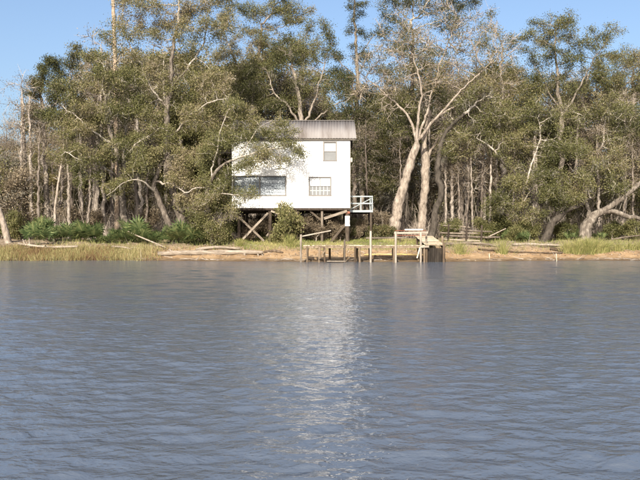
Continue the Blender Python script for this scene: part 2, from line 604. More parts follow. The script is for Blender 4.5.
def cards(C, size, aspect, updown=0.5, droop=False):
    """diamond leaves around centres C; returns verts, quads"""
    n = len(C)
    d = RNG.normal(0, 1, (n, 3))
    if droop:
        d[:, 2] -= 0.4
    d /= np.linalg.norm(d, axis=1)[:, None]
    u = RNG.normal(0, 1, (n, 3))
    u[:, 2] += updown * 2
    s = np.cross(d, u)
    s /= np.maximum(np.linalg.norm(s, axis=1), 1e-6)[:, None]
    L = size * RNG.uniform(0.6, 1.35, n)[:, None]
    a = C - d * L * 0.5
    b = C + s * L * aspect * 0.5
    c = C + d * L * 0.5
    e = C - s * L * aspect * 0.5
    v = np.stack([a, b, c, e], 1).reshape(-1, 3)
    q = np.arange(n * 4).reshape(-1, 4)
    return v, q

def strips(S, Edir, L, w0):
    """thin tapering ribbons (one quad each) starting at S along Edir*L"""
    n = len(S)
    side = np.cross(Edir, RNG.normal(0, 1, (n, 3)))
    side /= np.maximum(np.linalg.norm(side, axis=1), 1e-6)[:, None]
    E = S + Edir * L[:, None]
    w0 = np.asarray(w0).reshape(-1, 1) * np.ones((n, 1))
    v = np.stack([S - side * w0, S + side * w0, E + side * w0 * 0.35, E - side * w0 * 0.35], 1).reshape(-1, 3)
    return v, np.arange(n * 4).reshape(-1, 4)

def grow_tree(name, trunks, lobes, bark, leaf=None, n_leaf=20000, leaf_size=0.112, spread=0.23, density=1.6, clump=0.28,
              step=0.36, kill=0.62, moss=0, twigs=4, twig_len=0.6, tip_r=0.024, jit=0.36, label=None, cat="tree", group=None,
              drop=0.0, cull_leaf=1.0, limb=None, wob=1.0, expo=2.05):
    """trunks: list of [(Vector, r)...] (first one starts at the ground); lobes: (centre, radii)"""
    pos, par, fixed = [], [], []
    n_leaf = int(n_leaf * 1.6)
    if bark in ('bark_oak', 'bark_dark') and limb is None:
        limb = 'bark_limb'
    for ti, t in enumerate(trunks):
        d = densify(smooth_path(t), 0.3)
        start = -1
        if ti:
            A = np.array(pos)
            dd = ((A - np.array(d[0][0])) ** 2).sum(1)
            start = int(dd.argmin())
            d = d[1:]
        for p, r in d:
            p = p + (nvec(p * 0.55) * 0.26 + nvec(p * 1.4) * 0.1 + nvec(p * 3.1) * 0.05) * wob
            pos.append(np.array(p))
            par.append(start)
            fixed.append(r)
            start = len(pos) - 1
    seed = RNG.uniform(0, 100)
    att = []
    for c, r in lobes:
        vol = 4.19 * r[0] * r[1] * r[2]
        n = int(max(12, vol * density))
        att += ellipsoid_points(n, c, r, clump, seed)
    nf = len(pos)
    P, par = colonise(pos, par, att, step, kill, jit)
    n = len(P)
    # twigs on thin tips
    kids = np.zeros(n, int)
    for p in par:
        if p >= 0:
            kids[p] += 1
    rp = np.zeros(n)
    for i in range(n - 1, -1, -1):
        rp[i] = max(rp[i], tip_r ** expo)
        if par[i] >= 0:
            rp[par[i]] += rp[i]
    rad = rp ** (1 / expo)
    for i in range(nf):
        rad[i] = fixed[i]
    for i in range(nf, n):
        rad[i] = min(rad[i], rad[par[i]] * 0.92)
    base = P[0].copy()
    # root flare
    hgt = P[:nf, 2] - base[2]
    rad[:nf] *= 1 + 0.3 * np.exp(-np.maximum(hgt, 0) / 0.45)
    L = P - base
    e = empty(name, Vector(base.tolist()), label, cat, group)
    me = skeleton_mesh("trunk", L, par, rad)
    me.materials.append(M[bark])
    me.materials.append(M[limb or bark])
    link("trunk", me, None, e)
    thin = np.where((rad < 0.035) & (np.arange(n) >= nf))[0]
    if len(thin) == 0:
        thin = np.arange(n)
    parts_v, parts_q = [], []
    tipsC = L[thin]
    if twigs:
        S = np.repeat(tipsC, twigs, 0)
        dirp = L[thin] - L[par[thin]]
        dirp /= np.maximum(np.linalg.norm(dirp, axis=1), 1e-6)[:, None]
        Dd = np.repeat(dirp, twigs, 0) + RNG.normal(0, 0.75, (len(S), 3))
        Dd[:, 2] += 0.15
        Dd /= np.linalg.norm(Dd, axis=1)[:, None]
        Ls = twig_len * RNG.uniform(0.4, 1.3, len(S))
        v, q = strips(S, Dd, Ls, 0.017)
        link("twigs", mesh_np("twigs", v, q), M[limb or bark], e)["kind"] = "stuff"
        centres = S + Dd * (Ls * RNG.uniform(0.35, 1.05, len(S)))[:, None]
    else:
        centres = tipsC
    if leaf and n_leaf:
        keepc = np.array([mnoise.noise(Vector((c[0] * 0.6 + seed, c[1] * 0.6, c[2] * 0.7))) for c in centres])
        pool = centres[keepc > -0.9 + drop * 1.4]
        tintc = RNG.uniform(-0.18, 0.18, len(pool))
        k = RNG.integers(0, len(pool), n_leaf)
        C = pool[k] + RNG.normal(0, spread, (n_leaf, 3)) * np.array([1, 1, 0.75])
        v, q = cards(C, leaf_size, 0.55)
        big = np.array([mnoise.noise(Vector((c[0] * 0.35 + seed, c[1] * 0.35, c[2] * 0.35))) for c in pool])
        tint = np.clip(0.5 + tintc[k] + 0.5 * big[k] + RNG.normal(0, 0.14, n_leaf), 0, 1)
        link("crown", mesh_np("crown", v, q, tint=tint), M[leaf], e)["kind"] = "stuff"
    moss = int(moss * 0.45)
    if moss:
        cand = np.where((rad < 0.12) & (np.arange(n) >= nf))[0]
        hang = cand[RNG.integers(0, len(cand), max(8, moss // 12))]
        k = hang[RNG.integers(0, len(hang), moss)]
        S = L[k] + RNG.normal(0, 0.14, (moss, 3))
        D = np.tile(np.array([0, 0, -1.0]), (moss, 1)) + RNG.normal(0, 0.13, (moss, 3))
        v, q = strips(S, D, RNG.uniform(0.12, 0.55, moss), RNG.uniform(0.012, 0.032, moss))
        link("moss", mesh_np("moss", v, q, tint=RNG.uniform(0.1, 0.9, moss)), M["moss"], e)["kind"] = "stuff"
    return e

def tr(Y, pts, ground=True):
    """pixel path -> world; each (px, py, radius_px[, dY])"""
    out = []
    for i, p in enumerate(pts):
        y = Y + (p[3] if len(p) > 3 else 0)
        v = W(p[0], p[1], y)
        if i == 0 and ground:
            v.z = gz(v.x, v.y) - 0.2
        out.append((v, p[2] / F_PX * y * (0.84 if ground else 0.56)))
    return out

def lb(Y, items):
    out = []
    for it in items:
        px, py, rx, ry = it[:4]
        y = Y + (it[4] if len(it) > 4 else 0)
        c = W(px, py, y)
        s = y / F_PX
        k = 1.0 if len(it) > 5 else 1.26
        rx, ry = rx * k, ry * k
        dr = it[5] if len(it) > 5 else min(max(rx, ry) * s * 0.9, 2.8)
        out.append((np.array(c), (rx * s, dr, ry * s)))
    return out

# --- the pale leaning tree and its two neighbours right of the house
Y = 59.0
grow_tree("leaning_tree",
    [tr(Y, [(391, 238, 7.2), (397, 212, 6.3), (404, 186, 5.5), (411, 162, 5.0), (416, 146, 4.6)]),
     tr(Y, [(416, 146, 3.0), (412, 124, 2.4, .3), (398, 104, 1.7, .5), (380, 90, 1.2, .6), (360, 73, .7, .4)], False),
     tr(Y, [(416, 146, 3.2), (418, 120, 2.4, -.4), (421, 92, 1.8, -.8), (416, 66, 1.2, -1), (408, 46, .7, -1)], False),
     tr(Y, [(417, 140, 2.8), (427, 114, 2.0, .6), (433, 88, 1.5, .9), (441, 62, 1.1, 1.2), (452, 32, .7, 1.5)], False),
     tr(Y, [(418, 142, 3.2), (434, 120, 2.4, -.5), (450, 103, 1.9, -1), (465, 88, 1.4, -1.4), (488, 66, .8, -1.6)], False),
     tr(Y, [(436, 118, 2.0), (458, 104, 1.5, .6), (478, 96, 1.1, 1.2), (503, 92, .6, 1.6)], False)],
    lb(Y, [(375, 65, 24, 18), (408, 45, 24, 26, -1), (440, 28, 26, 24, 1), (420, 85, 20, 16), (470, 40, 24, 24), (494, 60, 22, 20, -1),
           (500, 92, 16, 12, 1), (455, 70, 20, 16), (355, 90, 14, 12), (392, 110, 14, 10), (510, 76, 14, 11), (482, 22, 16, 12), (425, 60, 18, 14), (398, 75, 14, 12)]),
    "bark_pale", "leaf_olive", wob=0.55, n_leaf=9000, leaf_size=0.11, density=1.8, clump=0.25, twigs=5, twig_len=0.9, tip_r=0.031, moss=200,
    label="big pale-barked tree leaning over the bank right of the house", drop=0.45)
Y = 61.0
grow_tree("straight_trunk_tree",
    [tr(Y, [(421, 236, 5.6), (423, 205, 5.0), (425, 178, 5.0), (426, 160, 5.6), (424, 140, 3.0), (430, 112, 2.2)]),
     tr(Y, [(426, 160, 3), (440, 135, 2.2), (452, 118, 1.4)], False)],
    lb(Y, [(440, 98, 20, 14), (465, 116, 18, 14), (415, 108, 16, 14), (390, 130, 14, 14, 1)]),
    "bark_pale", "leaf_oak", wob=0.5, n_leaf=9000, moss=400, label="pale upright trunk standing close behind the leaning tree")
Y = 58.5
grow_tree("dark_trunk_tree",
    [tr(Y, [(429, 238, 4.6), (435, 216, 3.8), (440, 192, 3.6), (436, 168, 3.4), (444, 140, 2.8), (458, 118, 2.0), (474, 104, 1.2)])],
    lb(Y, [(480, 95, 24, 14), (462, 140, 20, 16), (495, 118, 22, 14)]),
    "bark_dark", "leaf_oak", n_leaf=12000, moss=700, label="crooked tree with almost black trunk behind the dock ramp")

# --- oaks at the right
Y = 57.0
grow_tree("low_leaning_oak",
    [tr(Y, [(543, 240, 5.2), (549, 230, 4.6), (555, 221, 4.4), (563, 213, 3.2), (577, 207, 2.2), (590, 198, 1.4)]),
     tr(Y, [(552, 224, 3.0), (540, 203, 2.6, .8), (524, 185, 2.4, 1.0), (508, 166, 2.2, 1.2), (492, 149, 1.6, 1.2), (476, 138, 1.0, 1.2)], False),
     tr(Y, [(524, 185, 1.8, 1.0), (534, 160, 1.6, 1.4), (540, 138, 1.2, 1.8), (536, 118, .8, 2)], False)],
    lb(Y, [(514, 206, 17, 12), (495, 205, 14, 12), (560, 196, 22, 13), (583, 188, 16, 13), (545, 175, 22, 15, 1), (515, 150, 20, 14, 1), (540, 122, 22, 16, 2),
           (485, 130, 18, 13, 1), (505, 120, 18, 14, 2), (568, 152, 20, 15, 1), (512, 180, 16, 10, -.5)]),
    "bark_dark", "leaf_oak", n_leaf=34000, moss=1500, label="low spreading oak with black leaning trunk and long upswept limb", clump=0.3)
Y = 58.0
grow_tree("horizontal_limb_oak",
    [tr(Y, [(583, 240, 8.0), (586, 230, 6.6), (590, 221, 5.8), (598, 214, 4.6), (610, 212, 3.3), (624, 215, 2.7), (640, 220, 2.3), (662, 222, 1.8)]),
     tr(Y, [(600, 214, 5.4), (614, 204, 4.8, -.2), (626, 195, 4.2, -.3), (642, 183, 3.6, -.3), (662, 166, 2.4, 0)], False),
     tr(Y, [(590, 221, 4.0), (586, 200, 3.2, 1.4), (592, 172, 2.6, 2), (600, 146, 2.0, 2.4), (606, 120, 1.2, 2.6)], False),
     tr(Y, [(626, 195, 1.6, .6), (612, 180, 1.4, 1.), (606, 165, 1.0, 1.2)], False)],
    lb(Y, [(606, 112, 22, 16, 2), (630, 130, 22, 16, 2), (585, 140, 18, 14, 2), (618, 160, 22, 13, 1.5), (645, 160, 16, 14, 1), (650, 190, 14, 12, .5), (590, 172, 16, 11, 1),
           (655, 110, 20, 16, 2), (660, 215, 14, 12), (616, 186, 12, 7, -.5), (575, 115, 16, 13, 2.5)]),
    "bark_oak", "leaf_oak", n_leaf=26000, moss=1800, label="stout oak with thick limbs stretching level over the bank", clump=0.3)
Y = 65.0
grow_tree("airy_tall_tree",
    [tr(Y, [(560, 240, 4), (562, 190, 3.4), (560, 150, 3.0), (562, 118, 2.6), (558, 90, 2.0), (556, 60, 1.2), (556, 35, .7)]),
     tr(Y, [(562, 118, 1.9), (575, 95, 1.6), (588, 72, 1.1), (600, 52, .7)], False),
     tr(Y, [(560, 110, 1.9), (545, 90, 1.4), (536, 66, .9)], False)],
    lb(Y, [(556, 22, 20, 9), (540, 36, 18, 10, 1), (574, 36, 17, 10, -1), (534, 58, 14, 13), (592, 40, 16, 10), (610, 33, 10, 7), (604, 58, 16, 11), (580, 60, 15, 11),
           (557, 55, 15, 9, -1), (614, 78, 16, 12), (545, 84, 15, 12), (585, 86, 15, 10), (528, 88, 12, 12), (565, 75, 12, 8, 1)]),
    "bark_grey", "leaf_oak", n_leaf=27000, moss=500, clump=0.3, twigs=3, label="tall airy tree with see-through crown rising above the oaks")
Y = 66.0
grow_tree("rounded_oak",
    [tr(Y, [(640, 240, 5), (642, 180, 4), (636, 130, 3), (634, 90, 2), (632, 70, 1)])],
    lb(Y, [(632, 62, 16, 13), (655, 58, 18, 14), (622, 90, 16, 16), (645, 95, 20, 18), (612, 112, 12, 12), (670, 90, 20, 20), (640, 130, 22, 16)]),
    "bark_grey", "leaf_oak", n_leaf=36000, moss=600, label="dense rounded oak with its crown beyond the level-limbed oak")
Y = 67.0
grow_tree("yellowing_tree",
    [tr(Y, [(500, 240, 3.4), (503, 180, 2.8), (500, 120, 2.2), (502, 70, 1.4), (502, 45, .8)])],
    lb(Y, [(502, 34, 9, 8), (492, 22, 8, 7), (512, 44, 12, 6), (488, 45, 11, 9), (515, 75, 14, 12), (500, 95, 16, 12), (522, 100, 13, 12)]),
    "bark_bare", "leaf_olive", n_leaf=9000, twigs=4, twig_len=0.7, clump=0.32, moss=150, label="slim tree with yellowing top next to the leaning pale tree")

# --- trees behind the house and above it
Y = 66.0
grow_tree("high_canopy_oak",
    [tr(Y, [(408, 240, 4.5), (404, 190, 3.8), (408, 140, 3.2), (412, 80, 2.2), (412, 20, 1.2)])],
    lb(Y, [(400, 4, 20, 12), (428, 2, 22, 14), (466, -2, 16, 10), (388, 30, 12, 9), (378, 115, 18, 18), (370, 150, 16, 18), (395, 140, 16, 16), (440, -20, 30, 12), (372, 185, 13, 14), (385, 75, 14, 12), (430, 55, 14, 12), (395, 48, 14, 10), (366, 122, 14, 12), (450, 25, 14, 10), (400, 95, 14, 12)]),
    "bark_dark", "leaf_dark", n_leaf=45000, moss=700, label="dark green oak whose high crown shows behind the leaning tree")
Y = 70.0
grow_tree("tufted_pine",
    [tr(Y, [(362, 240, 3.6), (360, 170, 2.8), (358, 100, 2.4), (357, 60, 1.9), (355, 25, 1.3), (353, -8, .8)]),
     tr(Y, [(357, 60, 1.0), (368, 44, .8), (376, 32, .5)], False),
     tr(Y, [(358, 80, 1.0), (340, 62, .8), (332, 58, .5)], False)],
    lb(Y, [(353, 8, 10, 9), (357, 30, 9, 8), (348, -10, 12, 8), (376, 33, 9, 5), (362, 60, 10, 8), (332, 60, 10, 8), (345, 80, 10, 8), (358, 95, 13, 10)]),
    "bark_grey", "leaf_dark", n_leaf=15000, clump=0.15, density=2.2, label="tall thin tree with tufted dark top behind the house")
Y = 64.5
grow_tree("spreading_grey_tree",
    [tr(Y, [(300, 240, 4.6), (302, 190, 4.0), (303, 140, 3.6), (300, 112, 2.6), (296, 84, 1.9), (290, 55, 1.2)]),
     tr(Y, [(303, 130, 2.4), (290, 108, 1.9), (276, 92, 1.4), (266, 72, .9)], False),
     tr(Y, [(303, 125, 2.4), (314, 98, 1.9), (322, 76, 1.3), (326, 60, .8)], False),
     tr(Y, [(303, 132, 2.0), (322, 114, 1.6), (338, 104, 1.0), (350, 100, .6)], False)],
    lb(Y, [(318, 24, 9, 6), (300, 45, 16, 16), (282, 58, 18, 18), (262, 75, 18, 18), (325, 62, 12, 12), (300, 82, 18, 14), (322, 95, 18, 12), (345, 108, 14, 11), (275, 105, 20, 12), (248, 100, 16, 14), (336, 84, 12, 11), (338, 62, 9, 8), (312, 70, 12, 10)]),
    "bark_grey", "leaf_oak", n_leaf=27000, moss=900, clump=0.32, label="many-stemmed grey tree rising directly behind the house roof")
Y = 68.0
grow_tree("back_oak",
    [tr(Y, [(255, 240, 5), (256, 170, 4), (252, 110, 3.2), (256, 60, 2.2), (262, 25, 1.2)]),
     tr(Y, [(254, 90, 2), (235, 60, 1.4), (226, 40, .9)], False)],
    lb(Y, [(270, 14, 18, 14), (292, 22, 14, 16), (248, 42, 16, 14), (226, 52, 14, 16), (272, 44, 18, 14), (238, 80, 18, 16), (285, -5, 16, 10), (225, 20, 12, 10), (245, 14, 16, 12), (255, 66, 18, 14), (300, 52, 14, 14), (305, 10, 9, 8)]),
    "bark_grey", "leaf_oak", n_leaf=36000, moss=700, clump=0.34, label="tall olive-green oak behind the left half of the house")

Y = 71.0
grow_tree("grey_green_oak",
    [tr(Y, [(588, 240, 4.2), (586, 180, 3.4), (582, 130, 2.8), (584, 95, 2.0), (588, 75, 1.2)]),
     tr(Y, [(582, 130, 2), (550, 105, 1.4), (528, 85, .9)], False), tr(Y, [(583, 120, 2), (612, 100, 1.4), (628, 82, .9)], False)],
    lb(Y, [(522, 72, 13, 11), (540, 90, 16, 11), (565, 92, 16, 11), (590, 78, 15, 11), (615, 70, 14, 10), (632, 82, 14, 11), (605, 96, 16, 11), (522, 100, 14, 11), (580, 108, 18, 12)]),
    "bark_grey", "leaf_oak", n_leaf=19000, moss=400, clump=0.25, label="wide grey-green oak filling in behind the airy tall tree")

# --- oaks left of the house
Y = 58.0
grow_tree("towering_oak",
    [tr(Y, [(184, 240, 6), (179, 212, 5.2), (171, 182, 4.6), (166, 150, 4.0), (168, 110, 3.2), (172, 70, 2.4), (176, 30, 1.6), (180, 0, 1)]),
     tr(Y, [(168, 110, 2.2), (150, 85, 1.8), (138, 60, 1.3), (130, 42, .8)], False),
     tr(Y, [(170, 88, 2.2), (192, 62, 1.7), (205, 38, 1.2), (210, 15, .8)], False),
     tr(Y, [(166, 140, 2.2), (188, 118, 1.7, -1), (210, 104, 1.1, -1.5), (225, 98, .7, -1.5)], False)],
    lb(Y, [(204, 18, 22, 20), (172, 8, 22, 18), (140, 22, 20, 20), (185, -22, 30, 14), (145, -8, 22, 14), (128, 52, 18, 18), (152, 60, 20, 18), (185, 52, 18, 14), (210, 70, 18, 16), (180, 92, 22, 16), (148, 95, 18, 14),
           (222, 100, 16, 14, -1), (200, 118, 20, 13, -1), (222, -10, 16, 14), (112, 30, 12, 14)]),
    "bark_oak", "leaf_oak", n_leaf=52000, moss=1600, clump=0.3, label="towering live oak left of the house, crown reaching highest")
Y = 56.0
grow_tree("broad_oak",
    [tr(Y, [(131, 240, 5), (126, 218, 4.2), (122, 195, 3.6), (118, 170, 3.2), (114, 140, 2.6), (108, 110, 1.8), (102, 84, 1.1)]),
     tr(Y, [(120, 182, 2.2), (104, 168, 1.8, -1), (92, 158, 1.4, -1.5), (80, 160, 1.0, -2), (64, 152, .6, -2)], False),
     tr(Y, [(118, 168, 2.2), (132, 150, 1.7), (146, 138, 1.2), (160, 128, .8)], False),
     tr(Y, [(115, 145, 2.0), (96, 132, 1.6, -.6), (80, 118, 1.2, -1), (62, 104, .8, -1)], False)],
    lb(Y, [(95, 62, 16, 14), (112, 78, 18, 16), (80, 88, 18, 15), (60, 104, 16, 14, -1), (95, 118, 22, 16), (126, 112, 20, 16), (70, 134, 18, 12, -1), (105, 148, 20, 12, -1), (140, 138, 18, 14), (160, 130, 14, 12),
           (66, 158, 14, 9, -2), (90, 175, 14, 9, -1.5), (45, 125, 11, 11, -.5), (138, 90, 14, 13)]),
    "bark_oak", "leaf_oak", n_leaf=44000, moss=1500, clump=0.3, label="broad oak with pale twisted limbs above the palmetto thicket")
Y = 55.0
grow_tree("drooping_oak",
    [tr(Y, [(176, 241, 4.6), (168, 222, 4.2), (160, 205, 3.6), (155, 188, 3.0), (158, 172, 2.2), (166, 155, 1.4)]),
     tr(Y, [(156, 192, 2.0), (144, 182, 1.6, -1), (132, 180, 1.2, -1.5), (118, 186, .8, -2), (108, 196, .5, -2)], False),
     tr(Y, [(156, 184, 2.2), (172, 184, 1.7, -1), (186, 192, 1.3, -1.5), (198, 188, 1.0, -2), (216, 192, .6, -2)], False)],
    lb(Y, [(160, 158, 18, 11), (184, 160, 18, 14), (206, 176, 14, 12, -1), (140, 172, 14, 9, -1), (120, 186, 12, 8, -1.5), (198, 196, 14, 9, -1), (172, 180, 14, 8, -1), (216, 205, 11, 10, -.5), (205, 150, 14, 12)]),
    "bark_oak", "leaf_oak", n_leaf=28000, moss=1500, clump=0.3, label="low mossy oak with white crooked boughs drooping over the shore log")
Y = 53.0
grow_tree("house_front_oak",
    [tr(Y, [(214, 241, 3.4), (208, 222, 2.9), (206, 202, 2.5), (210, 182, 2.2), (222, 168, 1.7, -.5), (238, 159, 1.3, -1), (258, 153, .9, -1), (278, 151, .5, -1)]),
     tr(Y, [(238, 159, 1.2, -1), (247, 143, 1.0, -1), (256, 130, .7, -1), (272, 122, .4, -1)], False),
     tr(Y, [(210, 182, 1.8), (216, 150, 1.5), (222, 124, 1.1), (232, 108, .7)], False),
     tr(Y, [(208, 195, 1.6), (226, 192, 1.2, -1), (240, 194, .8, -1.2)], False)],
    lb(Y, [(290, 152, 15, 6, -1, .7), (303, 156, 6, 7, -1, .6), (272, 145, 13, 4, -1, .7), (283, 163, 10, 4, -1.1, .6), (262, 147, 10, 8, -.9, .6), (246, 172, 9, 5, -1, .6), (258, 137, 14, 4, -1, .9), (245, 198, 12, 11, -1.2, .9), (230, 188, 12, 12, -.6), (250, 124, 22, 9, -.6), (286, 126, 13, 7, -.6, .9), (232, 108, 16, 12), (222, 138, 9, 14), (225, 162, 8, 9, -.6),
           (222, 218, 14, 13, -.9), (206, 208, 11, 13, -.9), (244, 130, 18, 9, -.7, 1.0), (272, 127, 18, 9, -.7, 1.0), (256, 118, 20, 8, -.4, 1.0), (284, 134, 14, 5, -.8, .8), (240, 144, 12, 8, -.9, .8), (268, 160, 12, 5, -1, .7), (240, 116, 18, 10, -.3), (214, 150, 12, 16), (214, 180, 11, 14, -.4), (200, 226, 12, 9, -.6), (262, 155, 10, 3, -1, .6), (208, 158, 10, 12), (300, 145, 7, 4, -1, .5)]),
    "bark_oak", "leaf_oak", n_leaf=31000, moss=700, clump=0.22, spread=0.22, leaf_size=0.1, label="oak whose leafy bough reaches across the white house wall")

# --- far left
Y = 63.0
grow_tree("edge_tree",
    [tr(Y, [(48, 240, 3.6), (46, 190, 3.0), (44, 140, 2.4), (42, 100, 1.7), (42, 75, 1)]),
     tr(Y, [(44, 125, 1.6), (60, 100, 1.2), (70, 75, .8)], False)],
    lb(Y, [(38, 62, 9, 9), (52, 58, 10, 8), (34, 90, 9, 12), (50, 88, 13, 13), (66, 70, 12, 12), (34, 118, 8, 9), (75, 50, 7, 8)]),
    "bark_grey", "leaf_dark", n_leaf=15000, clump=0.33, moss=300, label="slender dark-leaved tree by the left snag")

def snag(name, Y, pts, label, bark="bark_tan", stubs=5):
    t = densify(smooth_path(tr(Y, pts)), 0.5, 0.02)
    base = t[0][0].copy()
    V, Q = new_lists()
    P = np.array([np.array(p - base) for p, r in t])
    R = np.array([r for p, r in t])
    tube_chain(V, Q, P, R, 10, 0.06)
    for k in range(stubs):
        i = RNG.integers(len(P) // 2, len(P) - 1)
        d = RNG.normal(0, 1, 3)
        d[2] = abs(d[2]) * 0.6
        d /= np.linalg.norm(d)
        ln = RNG.uniform(0.4, 1.4)
        tube_chain(V, Q, [P[i], P[i] + d * ln * 0.5, P[i] + d * ln + np.array([0, 0, .1])], [R[i] * 0.35, R[i] * 0.25, 0.015], 6)
    e = link(name, mesh_np(name, np.vstack(V), np.vstack(Q), smooth=True), M[bark], None, base)
    return tag(e, label, "dead tree")

snag("dead_snag", 67.0, [(117, 240, 3.2), (117, 180, 2.8), (116, 100, 2.4), (114, 30, 2.2), (112, -12, 1.8)], "tall barkless tan snag rising through the oaks above the palmettos")
snag("dead_snag", 62.0, [(27, 240, 2.6), (26, 190, 2.3), (24, 140, 2.0), (22, 98, 1.7)], "broken-topped pale snag beside the slender dark-leaved tree", "bark_pale", stubs=3)
snag("dead_snag", 57.0, [(54, 241, 1.8), (56, 200, 1.5), (62, 160, 1.1), (66, 128, .7)], "thin pale dead stem standing behind the whitened driftwood log", "bark_pale", 4)
snag("dead_snag", 55.0, [(9, 242, 4.2), (4, 225, 3.6), (-3, 205, 3.2), (-12, 180, 2.4), (-22, 150, 1.5)], "thick pale trunk leaning out at the grassy shore's end", "bark_pale", 3)

# --- bare woods behind: prototypes, then individual copies
def bare_proto(i, H, leafy):
    r = 0.13 + 0.03 * i
    lean = RNG.normal(0, 0.25, 2)
    t = [[(Vector((0, 0, 0)), r), (Vector((lean[0] * .5, lean[1] * .5, H * .35)), r * .8), (Vector((lean[0], lean[1], H * .7)), r * .5), (Vector((lean[0] * 1.3, lean[1], H * .92)), r * .2)]]
    lobes = [((lean[0], lean[1], H * .55), (1.1, 1.1, H * .22)), ((lean[0], lean[1], H * .8), (1.6, 1.6, H * .2))]
    return grow_tree("bare_tree", t, lobes, "bark_bare", "leaf_tan", n_leaf=leafy + 900, leaf_size=0.1, density=1.3, clump=0.1, twigs=5, twig_len=0.9, tip_r=0.014, moss=0, wob=0.13,
                     label="slender bare grey tree among many in the woods", group="bare trees of the woods behind the bank")

SKY_X = [-140, 0, 15, 30, 60, 80, 100, 130, 300, 312, 330, 345, 380, 480, 500, 525, 545, 590, 615, 640, 700]
SKY_Y = [95, 95, 78, 62, 62, 50, 25, 0, 10, 35, 55, 45, 20, 5, 25, 60, 20, 32, 45, 55, 60]
protos = [bare_proto(0, 13, 0), bare_proto(1, 14, 700), bare_proto(2, 15, 0), bare_proto(1, 12, 1500)]
PH = [13, 14, 15, 12]
def zone(px):
    return ("behind the palmetto thicket" if px < 215 else "behind the stilt house" if px < 365 else "behind the pale leaning tree" if px < 450 else
            "behind the stacked rail logs" if px < 520 else "behind the black leaning oak" if px < 575 else "behind the level-limbed oak")
def put_bare(first, i, px, Y, top, wide=1.0):
    b = W(px, 240, Y)
    b.z = gz(b.x, b.y) - 0.15
    tz = CAMZ - (top - HOR) / F_PX * Y
    s = (tz - b.z) / PH[i]
    a = RNG.uniform(0, 6.28)
    sc = (wide * max(s, .6), wide * max(s, .6), s)
    if first:
        p = protos[i]
        p.location, p.rotation_euler, p.scale = b, (0, 0, a), sc
        return p
    return copy_thing(protos[i], b, a, sc)

n_bare = 0
used = [False] * 4
def bare(px, Y, top):
    global n_bare
    i = n_bare % 4
    put_bare(not used[i], i, px, Y, top)['label'] = 'slender bare grey tree in the woods ' + zone(px)
    used[i] = True
    n_bare += 1
for px in [3, 12, 19, 33, 62, 74, 84, 98, 107]:
    bare(px + RNG.uniform(-3, 3), RNG.uniform(61, 68), np.interp(px, SKY_X, SKY_Y) + RNG.uniform(0, 40))
for px, Yb, tp in [(446, 59.6, 120), (453, 60.4, 95), (460, 59.2, 130), (466, 60.0, 110), (473, 59.4, 125), (481, 60.6, 105), (489, 59.8, 120), (512, 60.5, 110), (368, 61.5, 110), (402, 60.8, 130),
                   (70, 59.5, 95), (88, 60.2, 110), (146, 59.5, 120), (38, 59.8, 110), (600, 60.5, 110), (622, 60.8, 115), (634, 60.2, 120)]:
    bare(px, Yb, tp)
for px in [452, 461, 470, 478, 487, 496, 507, 520, 533, 574, 598, 611, 622, 635]:
    bare(px + RNG.uniform(-3, 3), RNG.uniform(62, 70), max(np.interp(px, SKY_X, SKY_Y) + 40, 60) + RNG.uniform(0, 50))
for k in range(136):
    Yb = RNG.uniform(68, 105)
    px = -75 + 790 * ((k * 0.618034) % 1.0)
    bare(px, Yb, np.interp(px, SKY_X, SKY_Y) + RNG.uniform(25, 95))

# evergreen fill trees farther back
def ever_proto(leafm):
    H = 12.0
    t = [[(Vector((0, 0, 0)), .3), (Vector((.2, .1, 4)), .24), (Vector((-.1, 0, 8)), .15), (Vector((0, .2, 11)), .07)]]
    lobes = []
    for k in range(9):
        a = k * 2.4
        zz = 3.6 + k * 0.9
        rr = 1.9 * (1 - abs(zz - 6.5) / 9)
        lobes.append(((math.cos(a) * rr, math.sin(a) * rr, zz), (1.7, 1.7, 1.2)))
    return grow_tree("evergreen_oak", t, lobes, "bark_grey", leafm, n_leaf=13000, leaf_size=0.15, density=1.3, moss=500,
                     label="bushy evergreen tree deeper in the woods", group="evergreen trees deeper in the woods")
evp = [ever_proto("leaf_oak"), ever_proto("leaf_olive")]
for k in range(50):
    Yb = RNG.uniform(70, 100)
    px = -90 + 820 * ((k * 0.618034 + 0.3) % 1.0)
    b = W(px, 240, Yb)
    b.z = gz(b.x, b.y) - 0.1
    top = max(np.interp(px, SKY_X, SKY_Y) + RNG.uniform(25, 80), 40)
    s = (CAMZ - (top - HOR) / F_PX * Yb - b.z) / 12.2
    a = RNG.uniform(0, 6.28)
    if k < 2:
        o = evp[k]
        o.location, o.rotation_euler, o.scale = b, (0, 0, a), (s, s, s)
    else:
        o = copy_thing(evp[k % 2], b, a, (s * RNG.uniform(.8, 1.1), s * RNG.uniform(.8, 1.1), s))
    o['label'] = 'bushy evergreen tree deep in the woods ' + zone(px)

